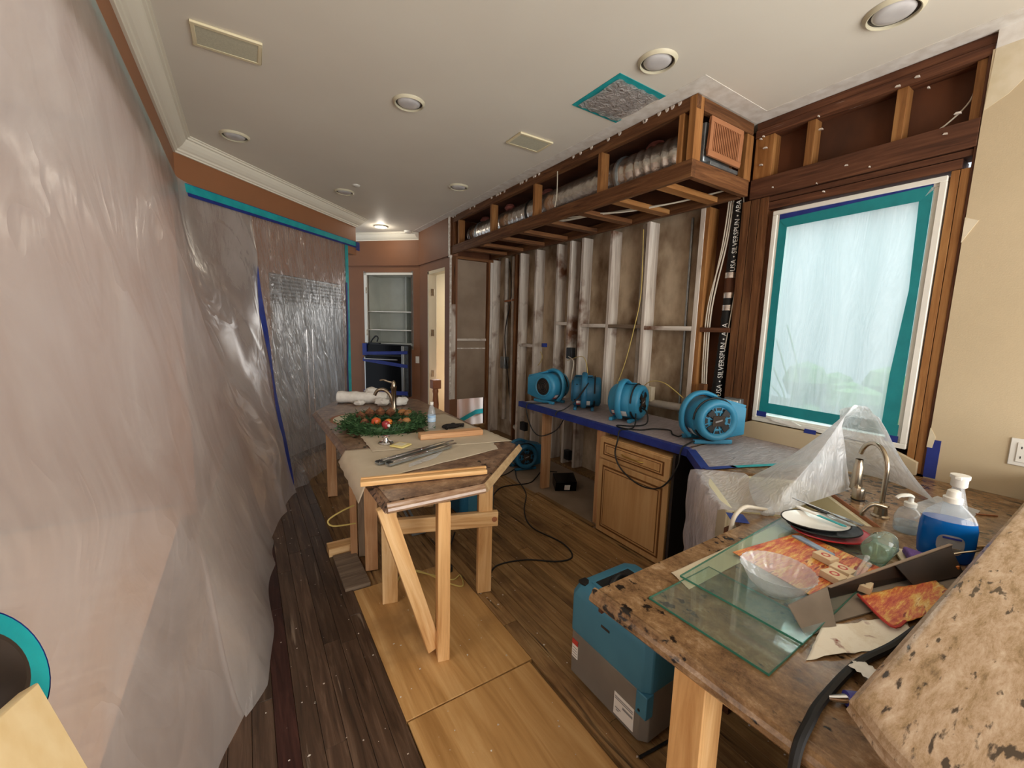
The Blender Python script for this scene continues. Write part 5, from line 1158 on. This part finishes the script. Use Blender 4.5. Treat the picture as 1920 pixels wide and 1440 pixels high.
def cutlery(kind, label, a, b, mat='steel', hm=None):
    a, b = Vector(a), Vector(b); t = thing(kind, label, 'cutlery', tuple(a)); d = (b-a); L = d.length; d.normalize(); s = Vector((-d.y, d.x, 0)).normalized()
    def flat(pts, mat2, nm, th=.0025):
        mb = MB(); up = Vector((0, 0, th)); V = [a+d*p*L+s*q for p, q in pts]
        lo = [mb.v(v) for v in V]; hi = [mb.v(v+up) for v in V]; n = len(V)
        for i in range(n): mb.f([lo[i], lo[(i+1) % n], hi[(i+1) % n], hi[i]])
        mb.f(lo[::-1]); mb.f(hi); mb.build(nm, mat2, t)
    if kind == 'fork':
        flat([(0, -.004), (.08, -.006), (.6, -.0025), (.7, -.010), (.78, -.011), (.78, .011), (.7, .010), (.6, .0025), (.08, .006), (0, .004)], hm or mat, 'fork_handle')
        for q in (-.009, -.003, .003, .009): flat([(.77, q-.0016), (1, q-.001), (1, q+.001), (.77, q+.0016)], mat, 'tine')
    else:
        flat([(0, -.007), (.05, -.010), (.45, -.008), (.45, .008), (.05, .010), (0, .007)], hm or mat, 'knife_handle', .006); flat([(.44, -.007), (.95, -.010), (1, 0), (.95, .007), (.44, .007)], mat, 'blade')
    return t
zc = ZG+.055
cutlery('fork', 'silver fork lying across the white plate, tines toward the soap bottle', (2.02, .80, zc+.01), (1.985, .535, zc+.001), 'chrome')
cutlery('knife', 'table knife with black handle beside the fork on the plate stack', (2.02, .74, zc), (1.955, .545, zc), 'steel', 'black_plastic')
cutlery('knife', 'white handled spreader resting on the white plate', (1.955, .755, zc), (1.92, .565, zc), 'tape_teal', 'plate_white')
slab('foil_packet', 'narrow silver blue packet on the placemat in front of the plates', 'packet', [(1.765, .685), (1.79, .665), (1.745, .535), (1.72, .55)], ZG+.003, .006, 'blue_label')
# glass bowl
t = thing('glass_bowl', 'fluted clear glass bowl standing on the glass pane edge', 'bowl', (1.335, .545, ZG))
mb = MB(); n = 56; prof = [(.001, .004), (.045, .004), (.052, .010), (.075, .035), (.092, .068), (.100, .078), (.096, .077), (.088, .068), (.070, .037), (.047, .013), (.001, .010)]
mb.loft([[(1.335+r*(1+(.035 if k % 2 and z > .02 else 0))*math.cos(2*math.pi*k/n), .545+r*(1+(.035 if k % 2 and z > .02 else 0))*math.sin(2*math.pi*k/n), ZG+z) for k in range(n)] for r, z in prof]); mb.build('bowl_body', 'frost_glass', t, smooth=True, angle=15)
# small tan boxes
for k, (x, y, z, rz, lab) in enumerate(((1.675, .540, 0, -12, 'small tan box with red stamp nearest the plates'), (1.630, .475, 0, -5, 'small tan box in the middle row beside the glass stick'), (1.565, .475, 0, -14, 'small tan box closest to the glass bowl'), (1.585, .415, 0, 8, 'pale tan box with two dark dots beside the open carton'))):
    t = thing('small_box', lab, 'box', (x, y, ZG+.003), 'small tan boxes'); m = Matrix.Translation((x, y, ZG+.003)) @ Matrix.Rotation(R(rz), 4, 'Z')
    MB(m).box(-.024, .024, -.030, .030, 0, .022).build('box_body', 'card_tan', t, bev=.0015)
    if k != 3: MB(m).lathe([(.008, .0222), (.013, .0226), (.014, .0222)], (0, 0, 0), 18, caps=False).build('stamp', 'label_red', t)
    else:
        for q in (-.012, .012): MB(m).lathe([(.0005, .0225), (.004, .0223)], (q*.4, q, 0), 10, caps=False).build('dot', 'card_brown', t)
for k in range(2):
    x, y = 1.63-.02*k, .438-.012*k
    t = thing('glass_stick', 'clear %s glass rod leaning over the small boxes' % ('taller' if k == 0 else 'shorter'), 'glass rod', (x, y, ZG+.003), 'glass rods'); MB().cyl((x-.03, y+.0, ZG+.008), (x+.03, y-.012, ZG+.075-.012*k), .006, n=12).build('rod', 'frost_glass', t, smooth=True); MB().ball((x+.031, y-.012, ZG+.077-.012*k), .008, 10).build('rod_tip', 'frost_glass', t, smooth=True)
# lying jar
t = thing('glass_jar', 'pale green glass jar lying on its side among the clutter', 'jar', (1.86, .435, Z0+.014))
Mj = Matrix.Translation((1.80, .445, ZG+.046)) @ Matrix.Rotation(R(72), 4, 'Y') @ Matrix.Rotation(R(0), 4, 'Z')
MB().lathe([(.0005, 0), (.036, 0), (.042, .008), (.043, .085), (.034, .105), (.030, .125), (.031, .13)], (0, 0, 0), 28, Matrix.Translation((1.80, .445, ZG+.045)) @ Matrix.Rotation(R(85), 4, 'Y'), caps=False).build('jar_body', 'jar_glass', t, smooth=True)
# sponge
t = thing('purple_sponge', 'purple scrub sponge in front of the blue soap bottle', 'sponge', (1.96, .365, Z0))
MB(Matrix.Translation((1.965, .366, Z0+.012)) @ Matrix.Rotation(R(28), 4, 'Z') @ Matrix.Rotation(R(10), 4, 'X')).box(-.075, .060, -.032, .032, 0, .024).build('sponge_pad', 'sponge_purple', t, bev=.006); MB(Matrix.Translation((1.985, .392, Z0+.002)) @ Matrix.Rotation(R(28), 4, 'Z')).box(-.05, .07, -.032, .032, 0, .010).build('scour_layer', 'paper_mask', t, bev=.002)
# blue dish soap
def soap():
    x, y = 2.13, .335
    t = thing('dish_soap_bottle', 'big bottle of bright blue dish soap with white cap by the bar ledge', 'bottle', (x, y, Z0)); M = Matrix.Rotation(R(-69), 4, 'Z')
    MB().lathe([(.0005, 0), (.062, 0), (.070, .010), (.074, .06), (.073, .125), (.068, .150), (.0005, .152)], (x, y, Z0), 32, M, sx=1.05, sy=.62).build('soap_liquid', 'blue_soap', t, smooth=True)
    MB().lathe([(.069, .150), (.060, .172), (.040, .195), (.022, .212), (.018, .222)], (x, y, Z0), 32, M, caps=False, sx=1.05, sy=.66).build('bottle_shoulder', 'clear_plastic', t, smooth=True)
    MB().lathe([(.026, .214), (.027, .232), (.020, .236), (.018, .256), (.013, .260), (.0005, .260)], (x, y, Z0), 20, M).build('cap', 'white_paint', t, smooth=True)
    # front label facing the camera side
    lab = MB(); Q = Vector((-.93, -.36, 0)).normalized(); sd = Vector((-Q.y, Q.x, 0))
    P = [(.036*math.copysign(abs(math.cos(R(a)))**.7, math.cos(R(a))), .075+.036*math.copysign(abs(math.sin(R(a)))**.7, math.sin(R(a)))) for a in range(0, 360, 15)]
    c = Vector((x, y, Z0)); V = [lab.v(c+sd*p+Q*(.0675-.0125*(p/.036)**2)+Vector((0, 0, z))) for p, z in P]; cc = lab.v(c+Q*.0685+Vector((0, 0, .075)))
    for i in range(len(V)): lab.f([cc, V[i], V[(i+1) % len(V)]])
    lab.build('front_label', 'label_grey', t, smooth=True)
    for z, w in ((.098, .024), (.064, .026), (.056, .022), (.049, .024)): 
        b = MB(); b.hexa([tuple(c+sd*s*w+Q*(o)+Vector((0, 0, zz))) for zz in (z, z+(.006 if z > .09 else .003)) for s, o in ((-1, .0655), (1, .0655), (1, .0695), (-1, .0695))]); b.build('label_line', 'card_grey' if z < .09 else 'tape_blue', t)
soap()
t = thing('tall_clear_bottle', 'tall clear spray bottle with white top behind the blue soap bottle', 'bottle', (2.25, .345, Z0))
MB().lathe([(.0005, .001), (.036, .001), (.038, .01), (.036, .16), (.026, .20), (.018, .235), (.016, .25)], (2.25, .345, Z0), 24, caps=False).build('bottle_body', 'clear_plastic', t, smooth=True); MB().lathe([(.020, .245), (.024, .25), (.024, .275), (.028, .28), (.028, .292), (.0005, .293)], (2.25, .345, Z0), 20, caps=False).build('white_top', 'white_paint', t, smooth=True); MB().box(2.215, 2.255, .335, .355, Z0+.278, Z0+.290).build('nozzle', 'white_paint', t, bev=.003)
t = thing('hand_soap_dispenser', 'short clear hand soap pump bottle left of the blue dish soap', 'dispenser', (2.285, .475, Z0))
MB().lathe([(.0005, .001), (.042, .001), (.046, .01), (.044, .065), (.034, .092), (.018, .105), (.016, .112)], (2.285, .475, Z0), 28, caps=False).build('bottle_body', 'clear_plastic', t, smooth=True)
MB().lathe([(.0005, .004), (.040, .004), (.043, .012), (.042, .040), (.0005, .041)], (2.285, .475, Z0), 24).build('soap_liquid', 'water', t, smooth=True)
MB().lathe([(.020, .108), (.021, .125), (.009, .128), (.008, .150), (.0005, .150)], (2.285, .475, Z0), 18, caps=False).build('collar', 'white_paint', t, smooth=True)
MB().tube(spline([(2.285, .475, Z0+.150), (2.270, .482, Z0+.158), (2.240, .500, Z0+.155), (2.228, .508, Z0+.146)], 4), [.010]*4+[.009]*4+[.007]*5, 10, flat=(.8, 1.2)).build('pump_head', 'white_paint', t, smooth=True)
t = thing('wood_stick', 'thin pale wooden stick lying on the counter right of the soap bottle', 'stick', (2.40, .31, Z0)); board('stick_body', (2.30, .315, Z0+.003), (2.40, .262, Z0+.003), .006, .005, 'pine_new', t, bev=0)
t = thing('wood_stick', 'short brown wooden sliver on the counter close to the wall', 'stick', (2.75, .33, Z0)); board('stick_body', (2.80, .36, Z0+.003), (2.86, .305, Z0+.003), .008, .005, 'copper_wood', t, bev=0)
slab('plastic_offcut', 'flat clear plastic offcut on the counter behind the clear bottles', 'plastic scrap', [(2.62, .56), (2.95, .52), (2.88, .36), (2.52, .36)], Z0, .001, 'poly_bag')
# open carton with dark inside
def carton():
    t = thing('open_carton', 'open grey brown cardboard carton tray in front of the boxes', 'carton', (1.5, .36, Z0))
    A, B = Vector((1.245, .462)), Vector((1.99, .292)); C2, D2 = Vector((1.90, .232)), Vector((1.235, .400))
    # long back flap standing up and folding toward the viewer, one torn end flap
    MB().hexa([(1.43, .452, Z0+.012), (2.0, .300, Z0+.012), (2.0, .296, Z0+.012), (1.43, .448, Z0+.012), (1.43, .445, Z0+.055), (2.02, .305, Z0+.095), (2.02, .301, Z0+.095), (1.43, .441, Z0+.055)]).build('back_wall', 'card_brown', t)
    MB().hexa([(1.43, .449, Z0+.053), (2.02, .309, Z0+.093), (2.02, .299, Z0+.095), (1.43, .439, Z0+.055), (1.43, .449, Z0+.056), (2.02, .309, Z0+.097), (2.02, .299, Z0+.098), (1.43, .439, Z0+.058)]).build('torn_top_edge', 'drywall_back', t)
    MB().hexa([(1.25, .475, Z0+.045), (1.43, .449, Z0+.054), (1.43, .446, Z0+.054), (1.25, .472, Z0+.045), (1.22, .415, Z0+.004), (1.33, .385, Z0+.004), (1.33, .382, Z0+.004), (1.22, .412, Z0+.004)]).build('end_flap', 'card_grey', t)
    MB().hexa([(1.33, .40, Z0+.002), (1.98, .235, Z0+.002), (2.0, .30, Z0+.002), (1.43, .448, Z0+.002), (1.33, .40, Z0+.006), (1.98, .235, Z0+.006), (2.0, .30, Z0+.010), (1.43, .448, Z0+.010)]).build('carton_floor', 'card_grey', t)
    MB().hexa([(1.72, .372, Z0+.074), (2.0, .304, Z0+.092), (2.0, .300, Z0+.092), (1.72, .368, Z0+.074), (1.76, .33, Z0+.014), (2.0, .262, Z0+.014), (2.0, .258, Z0+.014), (1.76, .326, Z0+.014)]).build('side_flap', 'card_brown', t)
carton()
sheet('field_print_mat', 'second red edged field print placemat tucked into the open carton', [(1.44, .30), (1.78, .222), (1.86, .30), (1.53, .40)], Z0+.014, 'field_print', 'placemat', .004)
MB().tube(spline([(1.53, .40, Z0+.022), (1.44, .30, Z0+.022), (1.50, .285, Z0+.022)], 5), .004, 6).build('red_border', 'label_red', [o for o in C.objects if o.name.startswith('field_print_mat')][0])
sheet('tea_towel', 'cream tea towel with brown red floral print by the black cable', [(1.13, .375), (1.44, .245), (1.56, .30), (1.30, .405)], Z0, 'floral_print', 'towel', .007)
# two little cream candies near the soap, black cable, marker
for k, (x, y, m, lab) in enumerate(((1.975, .31, 'ivory', 'small cream cabinet knob at the foot of the soap bottle'), (1.99, .285, 'fruit_orange', 'small golden cabinet knob at the foot of the soap bottle'))):
    t = thing('cabinet_knob', lab, 'knob', (x, y, Z0+.012)); MB().lathe([(.008, 0), (.007, .010), (.015, .018), (.014, .028), (.0005, .032)], (x, y, Z0+.012), 14).build('knob_body', m, t, smooth=True)
t = thing('wire_rack', 'thin bent wire rack leaning in front of the soap bottle', 'rack', (2.05, .30, Z0)); 
MB().tube(spline([(1.95, .335, Z0+.03), (2.02, .30, Z0+.06), (2.09, .255, Z0+.075), (2.125, .245, Z0+.07), (2.12, .24, Z0+.04), (2.10, .25, Z0+.01)], 5), .0035, 6).build('wire', 'nickel', t, smooth=True)
pipe('power_cable', 'thick black cable drooping over the peninsula edge in front of the bar', [(1.50, .262, Z0+.012), (1.36, .275, Z0+.012), (1.20, .30, Z0+.012), (1.02, .30, Z0+.012), (.93, .29, Z0+.016), (.872, .285, Z0-.01), (.855, .28, Z0-.10), (.86, .27, Z0-.45), (.95, .26, Z0-.85)], .010, 'black_rubber', 'cable', n=8)
t = thing('marker_pen', 'purple marker cap with silver tip lying against the bar edge', 'marker', (1.06, .29, Z0)); MB().cyl((1.065, .272, Z0+.016), (1.115, .232, Z0+.016), .016, n=14).build('cap', 'purple_cap', t, smooth=True); MB().cyl((1.035, .296, Z0+.014), (1.066, .271, Z0+.016), .005, .010, n=12).build('tip', 'chrome', t, smooth=True)
sheet('paper_scrap', 'small torn white tape scrap at the edge of the bar top', [(1.16, .255), (1.22, .25), (1.225, .30), (1.17, .305)], Z0+.002, 'tissue', 'paper scrap', .014, None, .0006, 8)
# ================================================================= NEAR LEFT CORNER
t = thing('pine_board', 'pale pine board leaning on the plastic sheet in the near left corner', 'board', (.0, .5, 0))
T0, e0, f0 = Vector((-.242, .708, 1.264)), Vector((.060, -.052, -.15))*8.42, Vector((0, -.20, .07))
F0 = T0+e0; F1 = T0+f0+e0*1.09; nb = e0.cross(f0).normalized()*.019; nb = nb if nb.x < 0 else -nb
MB().hexa([T0, T0+f0, F1, F0, T0+nb, T0+f0+nb, F1+nb, F0+nb]).build('board_panel', 'panel_pine', t, bev=.002)
t = thing('tape_roll', 'roll of teal painter tape resting on the edge of the leaning pine board', 'tape roll', (-.30, .72, 1.2))
Mr = Matrix.Translation((-.303, .725, 1.275)) @ Vector((.9, -.05, .42)).normalized().to_track_quat('Z', 'Y').to_matrix().to_4x4()
MB().lathe([(.052, -.022), (.082, -.022), (.084, -.018), (.084, .018), (.082, .022), (.052, .022), (.052, -.022)], (0, 0, 0), 40, Mr, caps=False).build('tape_coil', 'tape_teal', t, smooth=True)
MB().lathe([(.046, -.022), (.0525, -.022), (.0525, .0225), (.046, .0225), (.046, -.022)], (0, 0, 0), 32, Mr, caps=False).build('cardboard_core', 'card_brown', t, smooth=True)
MB().lathe([(.0845, .006), (.0845, .0215), (.0835, .0225)], (0, 0, 0), 40, Mr, caps=False).build('blue_layer', 'tape_blue', t, smooth=True)
# ================================================================= FLOOR CLUTTER, CORDS
t = thing('flat_black_box', 'flat black box with a small white label on the floor behind the counter leg', 'box', (2.87, 3.30, 0))
MB().hexa([(2.71, 3.30, 0), (2.91, 3.19, 0), (3.05, 3.40, 0), (2.83, 3.50, 0), (2.72, 3.30, .10), (2.92, 3.19, .10), (3.05, 3.40, .12), (2.83, 3.50, .12)]).build('box_body', 'black_gloss', t, bev=.006)
MB().hexa([(2.79, 3.2465, .02), (2.84, 3.219, .02), (2.84, 3.214, .02), (2.79, 3.2415, .02), (2.796, 3.2465, .07), (2.846, 3.219, .07), (2.846, 3.214, .07), (2.796, 3.2415, .07)]).build('label', 'label_white', t)
cord = lambda lab, pts, r=.006: pipe('extension_cord', lab, pts, r, 'black_rubber', 'cord', None, 6)
cord('black cord running from the island leg across the subfloor to the maple cabinet side', [(1.30, 2.26, .004), (1.45, 2.40, .004), (1.68, 2.36, .004), (1.88, 2.22, .004), (2.02, 2.22, .004), (2.08, 2.42, .004), (2.02, 2.75, .004), (2.14, 3.05, .004), (2.40, 3.40, .004), (2.55, 3.80, .006), (2.66, 4.0, .02)])
cord('black cord snaking between island and floor blower, upper strand', [(1.65, 3.55, .004), (1.95, 3.70, .004), (2.25, 3.92, .004), (2.5, 3.98, .004), (2.68, 4.05, .02)], .0065)
cord('black cord snaking between island and counter leg, lower strand', [(1.62, 3.28, .004), (1.92, 3.38, .004), (2.25, 3.66, .004), (2.58, 3.62, .004), (2.76, 3.72, .004), (2.95, 3.85, .006), (3.10, 3.75, .006)], .0065)
cord('black cord hanging under the counter from the far blower', [(2.72, 3.45, .932), (2.56, 3.52, .932), (2.485, 3.55, .925), (2.48, 3.53, .80), (2.50, 3.45, .66), (2.58, 3.40, .60), (2.75, 3.36, .66), (2.86, 3.34, .83)])
cord('black cord draped in front of the second blower and over the blue taped edge', [(2.74, 3.06, 1.19), (2.73, 3.10, 1.12), (2.72, 3.06, 1.03), (2.72, 2.96, 1.13), (2.74, 2.90, 1.22), (2.68, 2.98, 1.06), (2.58, 3.04, .955), (2.50, 3.06, .933), (2.47, 3.05, .90)])
cord('black cord coiled on the counter between third and nearest blowers', [(2.88, 2.39, 1.06), (2.86, 2.30, 1.04), (2.82, 2.26, .95), (2.70, 2.30, .932), (2.60, 2.38, .932), (2.56, 2.30, .932), (2.64, 2.18, .932), (2.78, 2.15, .932), (2.86, 2.06, .932), (2.76, 1.96, .934), (2.72, 1.88, .94), (2.70, 1.84, .96)])
cord('long black cord looping down in front of the maple cabinet', [(2.84, 2.40, 1.05), (2.70, 2.28, .945), (2.58, 2.24, .932), (2.50, 2.26, .925), (2.462, 2.24, .86), (2.452, 2.25, .74), (2.450, 2.18, .64), (2.450, 2.02, .575), (2.450, 1.86, .585), (2.455, 1.76, .66), (2.48, 1.70, .80), (2.505, 1.70, .915), (2.60, 1.72, .935), (2.70, 1.72, .95)])
cord('black cord lying along the floor under the bottom edge of the dehumidifier', [(1.26, .93, .005), (1.34, .92, .005), (1.5, .90, .005), (1.68, .86, .005)])
t = thing('white_hose', 'short white hose arching over the counter end beside the sink apron', 'hose', (1.75, .9, .88))
MB().tube(spline([(1.715, .895, .80), (1.705, .890, .90), (1.72, .885, .955), (1.79, .885, .975), (1.87, .88, .955), (1.93, .86, .94)], 6), .009, 10).build('hose_body', 'wire_white', t, smooth=True)
t = thing('power_strip_plug', 'black plug brick lying on the plywood beneath the island', 'plug', (1.12, 2.52, .003)); MB().box(1.09, 1.15, 2.49, 2.55, .003, .05).build('plug_body', 'black_plastic', t, bev=.006); MB().tube(spline([(1.12, 2.55, .02), (1.2, 2.7, .01), (1.4, 3.0, .006)], 5), .006, 6).build('plug_cord', 'black_rubber', t, smooth=True)
# construction dust and plaster crumbs, far too many and small to count
rr = random.Random(21); mb = MB()
for k in range(420):
    x = rr.uniform(-.1, 2.4); y = rr.uniform(.6, 4.4); s = rr.choice((.0015, .002, .003, .004))*(1+rr.random())
    z = .0035 if .5 < x < 1.2 else .001 if x < .5 else -.002
    a = rr.random()*6; mb.f([mb.v((x+s*math.cos(a+q)*rr.uniform(.6, 1.3), y+s*math.sin(a+q)*rr.uniform(.6, 1.3), z+rr.uniform(.0003, .002))) for q in (0, 1.6, 3.1, 4.7)])
o = mb.build('floor_debris', 'drywall_edge'); tag(o, 'scattered white plaster crumbs on the wooden floor', 'debris', kind='stuff')
